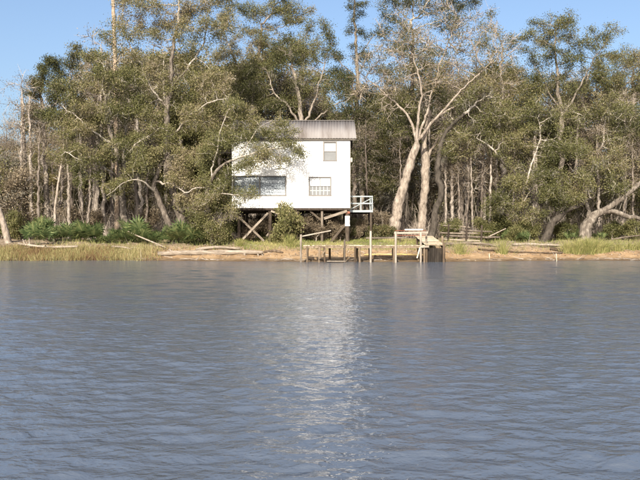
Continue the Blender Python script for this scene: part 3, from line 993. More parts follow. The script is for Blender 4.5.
# brushwood thicket filling the floor of the woods: nobody could count the stems
def thicket():
    n = 13000
    Yb = 60 + 40 * RNG.random(n) ** 1.3
    px = RNG.uniform(-130, 770, n)
    X = (px - 320) / F_PX * Yb
    S = np.stack([X, Yb, ground_z(X, Yb)], -1)
    D = RNG.normal(0, 0.34, (n, 3))
    D[:, 2] = 1
    D /= np.linalg.norm(D, axis=1)[:, None]
    L = RNG.uniform(0.3, 1, n) ** 2 * np.clip(3.2 + 1.6 * np.sin(X * .8 + Yb * .5) + 1.3 * np.sin(X * .31 - Yb * .9 + 1), .8, 6)
    keep = ~((X > -7.2) & (X < 3) & (Yb < 61.5))
    S, D, L = S[keep], D[keep], L[keep]
    v1, q1 = strips(S, D, L, RNG.uniform(0.008, 0.026, len(S)))
    # side twigs
    k = RNG.integers(0, len(S), 45000)
    f = RNG.uniform(0.3, 1, 45000)
    S2 = S[k] + D[k] * (L[k] * f)[:, None]
    D2 = D[k] + RNG.normal(0, 0.6, (45000, 3))
    D2 /= np.linalg.norm(D2, axis=1)[:, None]
    v2, q2 = strips(S2, D2, RNG.uniform(0.4, 1.3, 45000), 0.012)
    # withered leaves
    C = S2[:36000] + RNG.normal(0, 0.3, (36000, 3))
    v3, q3 = cards(C, 0.13, 0.6)
    v = np.vstack([v1, v2, v3])
    q = np.vstack([q1, q2 + len(v1), q3 + len(v1) + len(v2)])
    t = np.concatenate([RNG.uniform(0.3, 1, len(q1) + len(q2)), RNG.uniform(0, 0.7, len(q3))])
    o = link("brushwood", mesh_np("brushwood", v, q, tint=t), M["dry_stem"])
    o["kind"] = "stuff"
    tag(o, "tangle of brown saplings and dry brush between the trunks of the woods", "brushwood")
thicket()

# leafy saplings between the big trunks
def sap_proto(leafm, bark, n_leaf):
    t = [[(Vector((0, 0, 0)), .05), (Vector((.1, 0, 2.2)), .035), (Vector((-.1, .1, 4.2)), .02)],
         [(Vector((0, 0, .4)), .04), (Vector((.5, .2, 2.4)), .02)], [(Vector((0, 0, .3)), .04), (Vector((-.6, -.1, 2.0)), .02)]]
    lobes = [((0, 0, 3.6), (1.0, 1.0, 1.3)), ((.6, .2, 2.4), (.9, .8, 1.0)), ((-.6, -.1, 2.1), (.8, .8, .9)), ((.1, -.3, 1.2), (.9, .8, .6))]
    return grow_tree("sapling", t, lobes, bark, leafm, n_leaf=n_leaf, leaf_size=0.11, spread=.24, density=2.6, clump=.25, step=.28, kill=.45, twigs=4, twig_len=.6, tip_r=.009,
                     label="x", group="saplings filling the woods", wob=.6)
saps = [sap_proto("leaf_tan", "bark_bare", 3600), sap_proto("moss", "bark_bare", 3000), sap_proto("leaf_oak", "bark_grey", 4200)]
SKIND = ["brown-leaved sapling in the woods ", "greyish moss-hung sapling in the woods ", "olive-green sapling in the woods "]
for k in range(94):
    Yb = 60.5 + 26 * ((k * 0.381966) % 1.0)
    px = -60 + 760 * ((k * 0.618034 + .11) % 1.0)
    if 225 < px < 365 and Yb < 63:
        Yb += 6
    if 385 < px < 445 and Yb < 63:
        Yb += 5
    b = W(px, 240, Yb)
    b.z = gz(b.x, b.y) - 0.05
    i = (k // 2) % 3
    sc_ = RNG.uniform(.8, 1.5)
    s3 = (sc_ * RNG.uniform(.9, 1.2), sc_ * RNG.uniform(.9, 1.2), sc_ * RNG.uniform(.9, 1.25))
    if k in (0, 2, 4):
        o = saps[i]
        o.location, o.rotation_euler, o.scale = b, (0, 0, RNG.uniform(0, 6.28)), s3
    else:
        o = copy_thing(saps[i], b, RNG.uniform(0, 6.28), s3)
    o["label"] = SKIND[i] + zone(px)

# the woods far behind, a single mass of trunks and foliage
def far_wood():
    n = 3000
    Yb = RNG.uniform(104, 135, n)
    X = RNG.uniform(-75, 75, n)
    S = np.stack([X, Yb, ground_z(X, Yb) - .2], -1)
    D = RNG.normal(0, .06, (n, 3))
    D[:, 2] = 1
    L = RNG.uniform(5, 12, n)
    v1, q1 = strips(S, D, L, RNG.uniform(.04, .13, n))
    m = 34000
    k = RNG.integers(0, n, m)
    C = S[k] + D[k] * (L[k] * RNG.uniform(0, 1.0, m) ** .8)[:, None] + RNG.normal(0, .7, (m, 3))
    C[:, 2] = np.maximum(C[:, 2], S[k][:, 2])
    v2, q2 = cards(C, .42, .6)
    t = np.concatenate([RNG.uniform(.4, 1, n), np.clip(RNG.normal(.35, .2, m), 0, 1)])
    o = link("far_wood", mesh_np("far_wood", np.vstack([v1, v2]), np.vstack([q1, q2 + len(v1)]), tint=t), M["dry_stem"])
    o["kind"] = "stuff"
    tag(o, "hazy mass of distant woods glimpsed between the nearer trunks", "woods")
far_wood()

# ------------------------------------------------------------------ shrubs and palmettos
def shrub_proto(name, leafm, H, Wd, n_leaf, bark="bark_grey"):
    t = [[(Vector((0, 0, -.1)), .05), (Vector((.05, 0, H * .4)), .03)]]
    lobes = [((0, 0, H * .55), (Wd, Wd, H * .45)), ((Wd * .5, .1, H * .4), (Wd * .6, Wd * .6, H * .35)), ((-Wd * .5, -.1, H * .4), (Wd * .6, Wd * .6, H * .35))]
    return grow_tree(name, t, lobes, bark, leafm, n_leaf=n_leaf, leaf_size=0.1, spread=0.16, density=7, clump=0.2, step=.2, kill=.32, twigs=3, twig_len=.4, label="x", cat="shrub")

def scatter(proto, items, group, cat="shrub"):
    """items: (px, Y, scale, scale_z, label)"""
    for k, (px, Yb, s, sz, label) in enumerate(items):
        b = W(px, 240, Yb)
        b.z = gz(b.x, b.y) - 0.05
        a = RNG.uniform(0, 6.28)
        if k == 0:
            o = proto
            o.location, o.rotation_euler, o.scale = b, (0, 0, a), (s, s, sz)
        else:
            o = copy_thing(proto, b, a, (s, s, sz))
        tag(o, label, cat, group)

g1 = "green shrubs along the bank"
L1 = "leafy green shrub low on the bank right of the dock"
L2 = "leafy green shrub low on the bank left of the house"
scatter(shrub_proto("green_shrub", "leaf_oak", 1.5, 0.8, 3600),
        [(286, 53.0, 1.4, 2.0, "tall round bush growing up against the house's lower wall"), (450, 57, 1.0, 1.1, L1), (485, 58, 1.1, 1.2, L1), (515, 56.5, .9, .9, L1), (530, 58, 1.2, 1.1, L1), (568, 58.5, 1.0, 1.0, L1), (612, 59, 1.0, 1.0, L1), (636, 58, 1.0, 1.1, L1), (500, 59, 1.3, 1.5, L1),
         (222, 55, .9, 1.0, L2), (40, 58, 1.1, 1.2, L2), (8, 59, 1.2, 1.5, L2), (205, 56, 1.1, 1.0, L2)], g1)
U1 = "dry brown bush in the shade beneath the raised house"
U2 = "dry brown bush between the house and the leaning tree"
U3 = "dry brown bush in the woods left of the house"
scatter(shrub_proto("dry_bush", "leaf_tan", 2.0, 0.8, 3000, "bark_bare"),
        [(305, 56.5, 1.1, 1.0, U1), (275, 57.5, 1.1, 1.0, U1), (318, 59.5, 1.2, 1.0, U1), (335, 60.5, 1.1, 1.1, U1), (258, 60, 1.2, 1.1, U1), (305, 55.0, 1.0, 1.05, U1), (314, 55.6, 1.1, 1.1, U1), (334, 55.8, 1.0, .85, U1), (326, 57, 1.2, 1.1, U1), (254, 54.9, .9, .9, U1), (300, 54.3, 1.0, .9, U1), (316, 54.6, .9, .8, U1), (340, 54.9, .8, .7, U1), (266, 55.4, .8, .9, U1),
         (361, 57, .8, .9, U2), (372, 60, 1.2, 1.3, U2), (355, 62, 1.3, 1.3, U2), (384, 62.5, 1.2, 1.2, U2),
         (70, 61, 1.3, 1.5, U3), (95, 61, 1.3, 1.3, U3), (150, 60, 1.3, 1.4, U3), (195, 60, 1.2, 1.5, U3)], "dry brown bushes")
D1 = "dark evergreen bush by the foot of the leaning tree"
D2 = "dark evergreen bush behind the house posts"
D3 = "dark evergreen bush by the dark-trunked oak"
scatter(shrub_proto("dark_bush", "leaf_dark", 1.5, 0.7, 3000, "bark_dark"),
        [(379, 56.3, 1.0, .9, D1), (388, 57, .9, .9, D1), (345, 56.6, .9, .8, D2), (370, 61, 1.0, 1.1, D1), (345, 58.5, 1.0, 1.1, D2), (352, 60, 1.1, 1.2, D2), (284, 59.5, 1.2, 1.2, D2), (268, 56, .8, .8, D2), (240, 58.5, 1.2, 1.2, D2), (330, 62, 1.3, 1.3, D2),
         (520, 58.2, 1.1, 1.0, D3), (560, 59.5, 1.1, 1.0, D3)], "dark bushes")

def frond_mesh(seed):
    rng = np.random.default_rng(seed)
    v, t, tint = [], [], []
    L = 0.75
    def tri(a, b, c):
        i = len(v)
        v.extend([a, b, c])
        t.append((i, i + 1, i + 2))
        tint.append(rng.uniform(0.2, 0.9))
    tri((-.012, 0, 0), (.012, 0, 0), (0, 0, L))
    n = 13
    for k in range(n):
        a = (k / (n - 1) - .5) * math.radians(230)
        ln = .62 * (1 - .22 * abs(k / (n - 1) - .5)) * rng.uniform(.9, 1.08)
        dx, dz = math.sin(a), math.cos(a)
        w = .045
        b = np.array([dx * .12, 0.02, L + dz * .12])
        mid = np.array([dx * ln * .55, 0.05, L + dz * ln * .55])
        s = np.array([dz, 0, -dx]) * w
        tip = np.array([dx * ln, 0.05 + rng.uniform(-.02, .12) - .08, L + dz * ln - .05])
        tri((0, 0, L), tuple(mid - s), tuple(mid + s))
        tri(tuple(mid - s), tuple(tip), tuple(mid + s))
    return mesh_np("frond", v, None, t, tint=tint)
FR = [frond_mesh(k) for k in range(3)]
for f in FR:
    f.materials.append(M["leaf_green"])

def palmetto(px, Yb, s, label, group):
    b = W(px, 240, Yb)
    b.z = gz(b.x, b.y) - 0.03
    e = empty("palmetto", b, label, "palmetto", group)
    e.rotation_euler = (0, 0, RNG.uniform(0, 6.28))
    e.scale = (s, s, s)
    nfr = 10
    for k in range(nfr):
        o = link("frond", FR[k % 3], None, e)
        tilt = RNG.uniform(.25, 1.05)
        o.rotation_euler = (tilt, RNG.normal(0, .15), k * 2.4 + RNG.uniform(-.3, .3))
        q = RNG.uniform(.75, 1.15)
        o.scale = (q, q, q)
PG = "palmettos along the bank"
for k in range(30):
    px = 38 + 172 * ((k * 0.618034) % 1.0)
    palmetto(px, 53.4 + 3.6 * ((k * 0.381) % 1.0), RNG.uniform(.7, 1.65), "fan-leaved green palmetto in the thicket left of the house", PG)
for px, Yb in [(508, 57), (523, 56), (574, 57.5), (600, 58)]:
    palmetto(px, Yb, .8, "fan-leaved green palmetto under the right-hand oaks", PG)

# ------------------------------------------------------------------ grasses
def blades(n, X, Yb, h0, h1, lean=0.25, w=0.012):
    S = np.stack([X, Yb, np.maximum(ground_z(X, Yb), -.05) - 0.02], -1)
    D = RNG.normal(0, lean, (n, 3))
    D[:, 2] = 1
    D /= np.linalg.norm(D, axis=1)[:, None]
    L = RNG.uniform(h0, h1, n)
    return strips(S, D, L, RNG.uniform(w * .6, w * 1.4, n))

def stuff_grass(name, X, Yb, h0, h1, mat, label, lean=0.25, tint=(0, 1), w=0.012):
    n = len(X)
    v, q = blades(n, X, Yb, h0, h1, lean, w)
    big = np.sin(X * 1.3) * 0.2 + np.sin(X * 0.45 + Yb) * 0.15
    o = link(name, mesh_np(name, v, q, tint=np.clip(RNG.uniform(tint[0], tint[1], n) + big, 0, 1)), M[mat])
    o["kind"] = "stuff"
    tag(o, label, "grass")

n = 26000
X = RNG.uniform(-26, -8.2, n)
X = X[(RNG.random(n) < np.interp(X, [-26, -14.5, -12.5, -10.8], [1, .9, .5, 0]))]
Yb = shore(X) + RNG.uniform(-.1, 3.6, len(X))
stuff_grass("marsh_grass", X, Yb, .14, .5, "grass_fringe", "straw-yellow marsh grass fringing the left shore", .38)
n = 15000
X = RNG.uniform(-5.5, 8.0, n)
Yb = shore(X) + RNG.uniform(3.2, 9.5, n)
stuff_grass("bank_grass", X, Yb, .08, .26, "grass_green", "short green grass on the bank behind the dock", .35, (.2, .8))
n = 5000
X = np.concatenate([RNG.uniform(-20, -4, n // 2), RNG.uniform(8, 26, n // 2)])
Yb = shore(X) + RNG.uniform(2.8, 8.5, n // 2 * 2)
stuff_grass("weeds", X, Yb, .08, .4, "grass_green", "scattered weeds growing on the bank among logs and trunks", .4, (.1, .9))

def clump_grass(px, py, rw, h, n, label):
    Yg = 53.0
    for _ in range(20):      # find the ground point under that pixel
        p = W(px, py, Yg)
        d = p.z - gz(p.x, p.y)
        Yg += d * 4
        Yg = min(max(Yg, 47.5), 57)
    p = W(px, py, Yg)
    base = Vector((p.x, p.y, gz(p.x, p.y)))
    r = np.abs(RNG.normal(0, rw * .5, n))
    a = RNG.uniform(0, 6.28, n)
    dx, dy = r * np.cos(a), r * np.sin(a) * .6
    X, Yb = base.x + dx, base.y + dy
    Z = ground_z(X, Yb) - .03
    S = np.stack([X - base.x, Yb - base.y, Z - base.z], -1)
    D = np.stack([dx * .5 / max(rw, .1), dy * .5 / max(rw, .1), np.ones(n)], -1) + RNG.normal(0, .16, (n, 3))
    D /= np.linalg.norm(D, axis=1)[:, None]
    L = h * RNG.uniform(.45, 1.1, n)
    v1, q1 = strips(S, D, L * .6, RNG.uniform(.008, .016, n))
    E = S + D * (L * .6)[:, None]
    D2 = D + np.stack([dx * .8, dy * .8, -0.25 * np.ones(n)], -1) + RNG.normal(0, .15, (n, 3))
    D2 /= np.linalg.norm(D2, axis=1)[:, None]
    v2, q2 = strips(E, D2, L * .45, .007)
    t = np.clip(RNG.uniform(.2, 1, n), 0, 1)
    o = link("reed_clump", mesh_np("reed_clump", np.vstack([v1, v2]), np.vstack([q1, q2 + len(v1)]), tint=np.concatenate([t, t])), M["grass_green"], None, base)
    tag(o, label, "reed clump", "reed clumps on the shore")
RC = "yellow-green reed clump in the dense row below the level-limbed oak"
for px, py, rw, h, n_ in [(566, 253, .5, .9, 330), (576, 254, .6, 1.1, 480), (587, 254, .65, 1.25, 600), (597, 253, .6, 1.15, 480), (606, 252, .45, .9, 300)]:
    clump_grass(px, py, rw, h, n_, RC)
RC2 = "smaller reed clump beside the dense reed row at the shore"
for px, py, rw, h, n_ in [(618, 251, .5, .8, 300), (630, 250, .5, .75, 260), (640, 250, .5, .8, 250)]:
    clump_grass(px, py, rw, h, n_, RC2)
clump_grass(461, 254, .5, .85, 320, "small green reed clump on mud just right of the dock ramp")
clump_grass(503, 254, .4, 1.05, 260, "lone tall reed clump on the mud halfway to the reed row")
clump_grass(290, 246, .5, .9, 340, "bright green grass tuft below the house by the dock's end")
clump_grass(276, 244, .5, .6, 320, "low grass tuft beneath the house next to the cross braces")
clump_grass(240, 246, .3, .6, 420, "low grass tuft behind the bleached shore log")

# fallen leaves, bits of stick and drift litter on the bank
def litter():
    n = 4200
    X = RNG.uniform(-26, 26, n)
    Yb = shore(X) + 1.4 + np.abs(RNG.normal(0, 1, n)) * 2.6
    C = np.stack([X, Yb, ground_z(X, Yb) + .02], -1)
    v1, q1 = cards(C, .11, .6, 3.0)
    m = 1500
    X = RNG.uniform(-26, 26, m)
    Yb = shore(X) + np.where(RNG.random(m) < .4, RNG.normal(.45, .12, m), RNG.uniform(.6, 7, m))
    S = np.stack([X, Yb, ground_z(X, Yb) + .025], -1)
    D = RNG.normal(0, 1, (m, 3))
    D[:, 1] *= .5
    D[:, 2] *= .12
    D /= np.linalg.norm(D, axis=1)[:, None]
    v2, q2 = strips(S, D, RNG.uniform(.15, .9, m), RNG.uniform(.008, .025, m))
    o = link("bank_litter", mesh_np("bank_litter", np.vstack([v1, v2]), np.vstack([q1, q2 + len(v1)]), tint=RNG.uniform(0, 1, n + m)), M["dry_stem"])
    o["kind"] = "stuff"
    tag(o, "fallen leaves and broken sticks strewn over the muddy bank", "litter")
litter()

# ------------------------------------------------------------------ boxes, beams, logs
def box_mesh(name, sx, sy, sz, bevel=0.006):
    bm = bmesh.new()
    bmesh.ops.create_cube(bm, size=1.0)
    bmesh.ops.scale(bm, vec=(sx, sy, sz), verts=bm.verts)
    if bevel:
        bmesh.ops.bevel(bm, geom=bm.edges[:], offset=min(bevel, min(sx, sy, sz) * .3), segments=1, affect='EDGES')
    me = bpy.data.meshes.new(name)
    bm.to_mesh(me)
    bm.free()
    return me

def box(name, x0, x1, y0, y1, z0, z1, mat, parent, bevel=0.006):
    """world-space box, parented to an Empty without rotation"""
    c = Vector(((x0 + x1) / 2, (y0 + y1) / 2, (z0 + z1) / 2))
    me = box_mesh(name, abs(x1 - x0), abs(y1 - y0), abs(z1 - z0), bevel)
    o = link(name, me, M[mat], parent)
    o.location = c - (parent.location if parent else Vector())
    return o

def beam(name, a, b, w, d, mat, parent, roll=0.0):
    a, b = Vector(a), Vector(b)
    L = (b - a).length
    me = box_mesh(name, w, d, L)
    o = link(name, me, M[mat], parent)
    q = (b - a).to_track_quat('Z', 'Y')
    o.rotation_mode = 'QUATERNION'
    o.rotation_quaternion = q @ Matrix.Rotation(roll, 3, 'Z').to_quaternion()
    o.location = (a + b) / 2 - (parent.location if parent else Vector())
    return o

def round_post(name, x, y, z0, z1, r, mat, parent, lean=(0, 0)):
    V, Q = new_lists()
    k = 5
    pts = [np.array([lean[0] * t, lean[1] * t, (z1 - z0) * t]) for t in np.linspace(0, 1, k)]
    tube_chain(V, Q, pts, [r * RNG.uniform(.93, 1.05) for _ in range(k)], 8, .03)
    o = link(name, mesh_np(name, np.vstack(V), np.vstack(Q), smooth=False), M[mat], parent)
    o.location = Vector((x, y, z0)) - (parent.location if parent else Vector())
    return o

# ------------------------------------------------------------------ the house
YH = 54.0
S_ = YH / F_PX
def hx(px): return (px - 320) * S_
def hz(py): return CAMZ - (py - HOR) * S_
x0, x1 = hx(232), hx(350)
z0, z1 = hz(208), hz(139)
YB = YH + 6.2
YR = YH + 3.1
ZR = CAMZ - (121 - HOR) / F_PX * YR
house = empty("stilt_house", Vector(((x0 + x1) / 2, YH + 3.1, gz((x0 + x1) / 2, YH + 3.1))), "white two-storey house on stilts with grey metal roof", "house")

wins = [(hx(233.5), hx(286), hz(195), hz(176.5)),     # wide louvred
        (hx(309), hx(331), hz(195), hz(177.5)),       # lower sash
        (hx(323.5), hx(336.5), hz(160.5), hz(142.5))]  # upper sash

def front_wall():
    """front wall with real openings: cells between all window edges, windows skipped"""
    xs = sorted({x0, x1} | {v for w_ in wins for v in w_[:2]})
    zs = sorted({z0, z1} | {v for w_ in wins for v in w_[2:]})
    bm = bmesh.new()
    def inside(cx, cz):
        return any(a < cx < b and c < cz < d for a, b, c, d in wins)
    th = 0.14
    cache = {}
    def vt(x, y, z):
        k = (round(x, 4), round(y, 4), round(z, 4))
        if k not in cache:
            cache[k] = bm.verts.new((x, y, z))
        return cache[k]
    nx, nz = len(xs) - 1, len(zs) - 1
    solid = [[not inside((xs[i] + xs[i + 1]) / 2, (zs[j] + zs[j + 1]) / 2) for j in range(nz)] for i in range(nx)]
    for i in range(nx):
        for j in range(nz):
            if not solid[i][j]:
                continue
            a, b, c, d = xs[i], xs[i + 1], zs[j], zs[j + 1]
            bm.faces.new([vt(a, YH, c), vt(b, YH, c), vt(b, YH, d), vt(a, YH, d)])
            bm.faces.new([vt(a, YH + th, d), vt(b, YH + th, d), vt(b, YH + th, c), vt(a, YH + th, c)])
            for (di, dj, e) in ((-1, 0, (a, c, a, d)), (1, 0, (b, d, b, c)), (0, -1, (b, c, a, c)), (0, 1, (a, d, b, d))):
                ii, jj = i + di, j + dj
                if 0 <= ii < nx and 0 <= jj < nz and solid[ii][jj]:
                    continue
                p, q, r, s = e
                bm.faces.new([vt(p, YH, q), vt(p, YH + th, q), vt(r, YH + th, s), vt(r, YH, s)])
    bmesh.ops.recalc_face_normals(bm, faces=bm.faces)
    bmesh.ops.translate(bm, verts=bm.verts, vec=-house.location)
    me = bpy.data.meshes.new("wall")
    bm.to_mesh(me)
    bm.free()
    return link("wall", me, M["white_wall"], house)
front_wall()
# side walls with gables, back wall
def gable_wall(xa, xb):
    prof = [(YH + .142, z0), (YB - .002, z0), (YB - .002, z1), (YR, ZR - .12), (YH + .142, z1)]
    bm = bmesh.new()
    A = [bm.verts.new((xa, y, z)) for y, z in prof]
    B = [bm.verts.new((xb, y, z)) for y, z in prof]
    bm.faces.new(A)
    bm.faces.new(B[::-1])
    for i in range(5):
        bm.faces.new([A[i], B[i], B[(i + 1) % 5], A[(i + 1) % 5]])
    bmesh.ops.recalc_face_normals(bm, faces=bm.faces)
    bmesh.ops.translate(bm, verts=bm.verts, vec=-house.location)
    me = bpy.data.meshes.new("wall")
    bm.to_mesh(me)
    bm.free()
    link("wall", me, M["white_wall"], house)
gable_wall(x0, x0 + .14)
gable_wall(x1 - .14, x1)
box("wall", x0 + .143, x1 - .143, YB - .14, YB, z0, z1, "white_wall", house)
box("floor_slab", x0 + .15, x1 - .15, YH + .15, YB - .15, z0 + .02, z0 + .16, "wood_dark", house)
box("ceiling_slab", x0 + .15, x1 - .15, YH + .15, YB - .15, z1 - .2, z1 - .06, "white_wall", house)

# metal roof, one ribbed sheet after another
def roof_sheet(wd, run, rise):
    n = 12
    L = math.hypot(run, rise)
    prof = []
    for k in range(n + 1):
        x = wd * k / n
        prof.append((x, 0.028 if k % 3 == 1 else 0.0))
    v, q = [], []
    for yy in (0, L):
        for x, h in prof:
            v.append((x, yy, h))
    for yy in (0, L):
        for x, h in prof:
            v.append((x, yy, h - .012))
    m_ = n + 1
    for k in range(n):
        q.append((k, k + 1, m_ + k + 1, m_ + k))
        q.append((2 * m_ + k + 1, 2 * m_ + k, 3 * m_ + k, 3 * m_ + k + 1))
        q.append((k + 1, k, 2 * m_ + k, 2 * m_ + k + 1))
        q.append((m_ + k, m_ + k + 1, 3 * m_ + k + 1, 3 * m_ + k))
    return mesh_np("roof_sheet", v, q)
RX0, RX1 = hx(228), hx(356)
EY = YH - .16
EZ = z1 + .03
run, rise = YR - EY, ZR - EZ
nsh = 11
wd = (RX1 - RX0) / nsh
roof = empty("roof", Vector((0, 0, 0)))
roof.parent = house
roof.location = Vector(((RX0 + RX1) / 2, YR, EZ)) - house.location
rw_ = Vector(((RX0 + RX1) / 2, YR, EZ))
ang = math.atan2(rise, run)
sh = roof_sheet(wd + .03, run, rise)
sh.materials.append(M["roof"])
for k in range(nsh):
    o = link("roof_sheet", sh, None, roof)
    o.location = Vector((RX0 + k * wd, EY, EZ + .004 * (k % 2))) - rw_
    o.rotation_euler = (ang, 0, 0)
    o = link("roof_sheet", sh, None, roof)
    o.location = Vector((RX0 + (k + 1) * wd, 2 * YR - EY, EZ + .004 * (k % 2))) - rw_
    o.rotation_euler = (ang, 0, math.pi)
def roof_box(name, xa, xb, ya, yb, za, zb, mat):
    o = box(name, xa, xb, ya, yb, za, zb, mat, None)
    o.parent = roof
    o.location = o.location - rw_
    return o
roof_box("ridge_cap", RX0, RX1 + .02, YR - .12, YR + .12, ZR + .012, ZR + .05, "roof")
roof_box("fascia", RX0 + .02, RX1 - .02, EY + .02, EY + .06, EZ - .15, EZ - .02, "fascia")
for xx in (RX0 + .03, RX1 - .07):     # barge boards
    for sgn in (1, -1):
        a = Vector((xx + .02, YR - sgn * (run - .02), EZ - .1))
        b = Vector((xx + .02, YR - sgn * .02, ZR - .1))
        o = beam("barge_board", a, b, .04, .14, "fascia", None)
        o.parent = roof
        o.location = o.location - rw_

def window(w_, sections, kind):
    a, b, c, d = w_
    e = empty("window", Vector(((a + b) / 2, YH, c)))
    wl = e.location.copy()
    e.parent = house
    e.location = wl - house.location
    def wb(name, xa, xb, ya, yb, za, zb, mat, bevel=.004):
        o = box(name, xa, xb, ya, yb, za, zb, mat, None, bevel)
        o.parent = e
        o.location = o.location - wl
        return o
    fw = .055
    fm = "grey_frame"
    wb("frame", a - .03, a + fw, YH - .025, YH + .10, c + .002, d - .002, fm)
    wb("frame", b - fw, b + .03, YH - .025, YH + .10, c + .002, d - .002, fm)
    wb("frame", a - .03, b + .03, YH - .027, YH + .10, d, d + fw, fm)
    wb("sill", a - .06, b + .06, YH - .06, YH + .10, c - fw, c, fm)
    if kind == "louver":
        m_ = (a + b) / 2
        wb("mullion", m_ - .04, m_ + .04, YH - .02, YH + .10, c + .003, d - .003, fm)
        ns = 6
        hh = (d - c) / ns
        for (p, q) in ((a + fw, m_ - .045), (m_ + .045, b - fw)):
            wb("backing", p, q, YH + .112, YH + .125, c + .003, d - .003, "wood_dark")
            for k in range(ns):
                o = wb("louver", p + .005, q - .005, YH + .055, YH + .063, c + k * hh, c + (k + 1) * hh - .006, "louver", 0)
                o.rotation_euler = (-.16 + RNG.normal(0, .05), 0, 0)
    else:
        mid = (c + d) / 2
        wb("meeting_rail", a + fw, b - fw, YH + .01, YH + .09, mid - .02, mid + .02, fm)
        wb("pane", a + fw, b - fw, YH + .075, YH + .085, mid + .02, d, "blind", 0)
        wb("pane", a + fw, b - fw, YH + .045, YH + .055, c, mid - .02, "screen", 0)
        if kind == "grid":
            for k in range(1, 6):
                xx = a + (b - a) * k / 6
                wb("muntin", xx - .012, xx + .012, YH + .028, YH + .042, c + .002, mid - .022, "white_trim", 0)
            wb("muntin", a + fw, b - fw, YH + .022, YH + .027, c + (mid - c) * .5 - .012, c + (mid - c) * .5 + .012, "white_trim", 0)
            wb("muntin", (a + b) / 2 - .02, (a + b) / 2 + .02, YH + .04, YH + .07, mid + .022, d - .002, fm, 0)
window(wins[0], 2, "louver")
window(wins[1], 1, "grid")
window(wins[2], 1, "sash")
box("corner_board", x0 - .012, x0 + .1, YH - .018, YH - .002, z0, z1 - .01, "white_trim", house)
box("corner_board", x1 - .1, x1 + .012, YH - .018, YH - .002, z0, z1 - .01, "white_trim", house)
box("lamp", x1 + .003, x1 + .2, YH + .5, YH + .7, hz(161.5), hz(157), "lamp_case", house, .03)
# rim joists and floor beams
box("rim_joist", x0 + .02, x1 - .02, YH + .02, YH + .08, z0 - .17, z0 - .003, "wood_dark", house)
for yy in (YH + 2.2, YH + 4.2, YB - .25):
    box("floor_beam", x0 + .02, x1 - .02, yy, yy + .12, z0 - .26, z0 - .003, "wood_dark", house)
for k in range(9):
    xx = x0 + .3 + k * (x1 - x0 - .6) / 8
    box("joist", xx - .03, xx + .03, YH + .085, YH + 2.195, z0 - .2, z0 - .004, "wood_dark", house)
# stilts
def stilt(px, yy, mat, r=.13):
    x = hx(px)
    gz_ = gz(x, yy)
    return round_post("stilt", x, yy, gz_ - .4, z0 - .245, r, mat, house)
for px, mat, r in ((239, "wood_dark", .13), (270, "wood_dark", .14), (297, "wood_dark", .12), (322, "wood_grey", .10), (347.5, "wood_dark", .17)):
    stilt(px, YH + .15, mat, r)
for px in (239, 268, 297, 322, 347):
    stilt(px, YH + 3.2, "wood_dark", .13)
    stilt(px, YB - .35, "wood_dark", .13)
round_post("post_wrap", hx(347.5), YH + .15, hz(226), hz(216), .19, "white_band", house)
box("post_cap", hx(345), hx(350), YH - .03, YH + .33, z0 - .42, z0 - .25, "wood_red", house)
def brace(a, b, mat, yo, w=.16):
    beam("brace", (hx(a[0]), YH + yo, hz(a[1])), (hx(b[0]), YH + yo, hz(b[1])), .05, w, mat, house)
brace((239, 217), (264, 241), "wood_grey", -.04)
brace((268, 213), (243, 239), "wood_grey", -.10)
brace((288, 213), (266, 236), "wood_grey", .35, .12)
brace((271, 211), (284, 216), "wood_grey", .0, .14)
brace((324, 218.5), (347, 211), "wood_grey", -.10, .2)
brace((330, 243), (348, 221), "wood_dark", .4, .18)
brace((310, 211), (322, 221), "wood_dark", .25, .14)
# side landing
lz = hz(210)
LY0, LY1 = YH + 1.4, YH + 3.6
s2 = LY0 / F_PX
lx1 = (372.5 - 320) * s2
lz = CAMZ - (210.5 - HOR) * s2
for k in range(10):
    ya = LY0 + k * (LY1 - LY0) / 10
    box("deck_board", x1 + .03, lx1, ya + .01, ya + (LY1 - LY0) / 10 - .01, lz - .04, lz, "wood_grey", house)
box("deck_edge", x1 + .01, lx1 + .03, LY0 - .05, LY0 - .003, lz - .14, lz + .03, "rail_blue", house)
box("deck_joist", x1 + .03, lx1, LY1 - .1, LY1 - .02, lz - .22, lz - .045, "wood_dark", house)
for zz in (14, 7):
    z_ = lz + zz * s2
    box("rail", x1 + .02, lx1 + .03, LY0 - .06, LY0 - .02, z_ - .05, z_ + .05, "rail_blue", house)
    box("rail", lx1 - .04, lx1, LY0 + .05, LY1 - .05, z_ - .05, z_ + .05, "rail_blue", house)
for xx, yy in ((lx1 - .02, LY0 + .0), (lx1 - .02, LY1), ((x1 + lx1) / 2, LY0)):
    box("rail_post", xx - .045, xx + .045, yy - .012, yy + .048, lz + .035, lz + 14.5 * s2, "rail_blue", house)
beam("rail_brace", (x1 + .1, LY0 - .01, lz + .1), (lx1 - .1, LY0 - .01, lz + 12 * s2), .04, .06, "rail_blue", house)
for yy in (LY0 + .08, LY1 - .08):
    round_post("landing_post", lx1 - .12, yy, gz(lx1, yy) - .3, lz - .05, .08, "wood_dark", house)

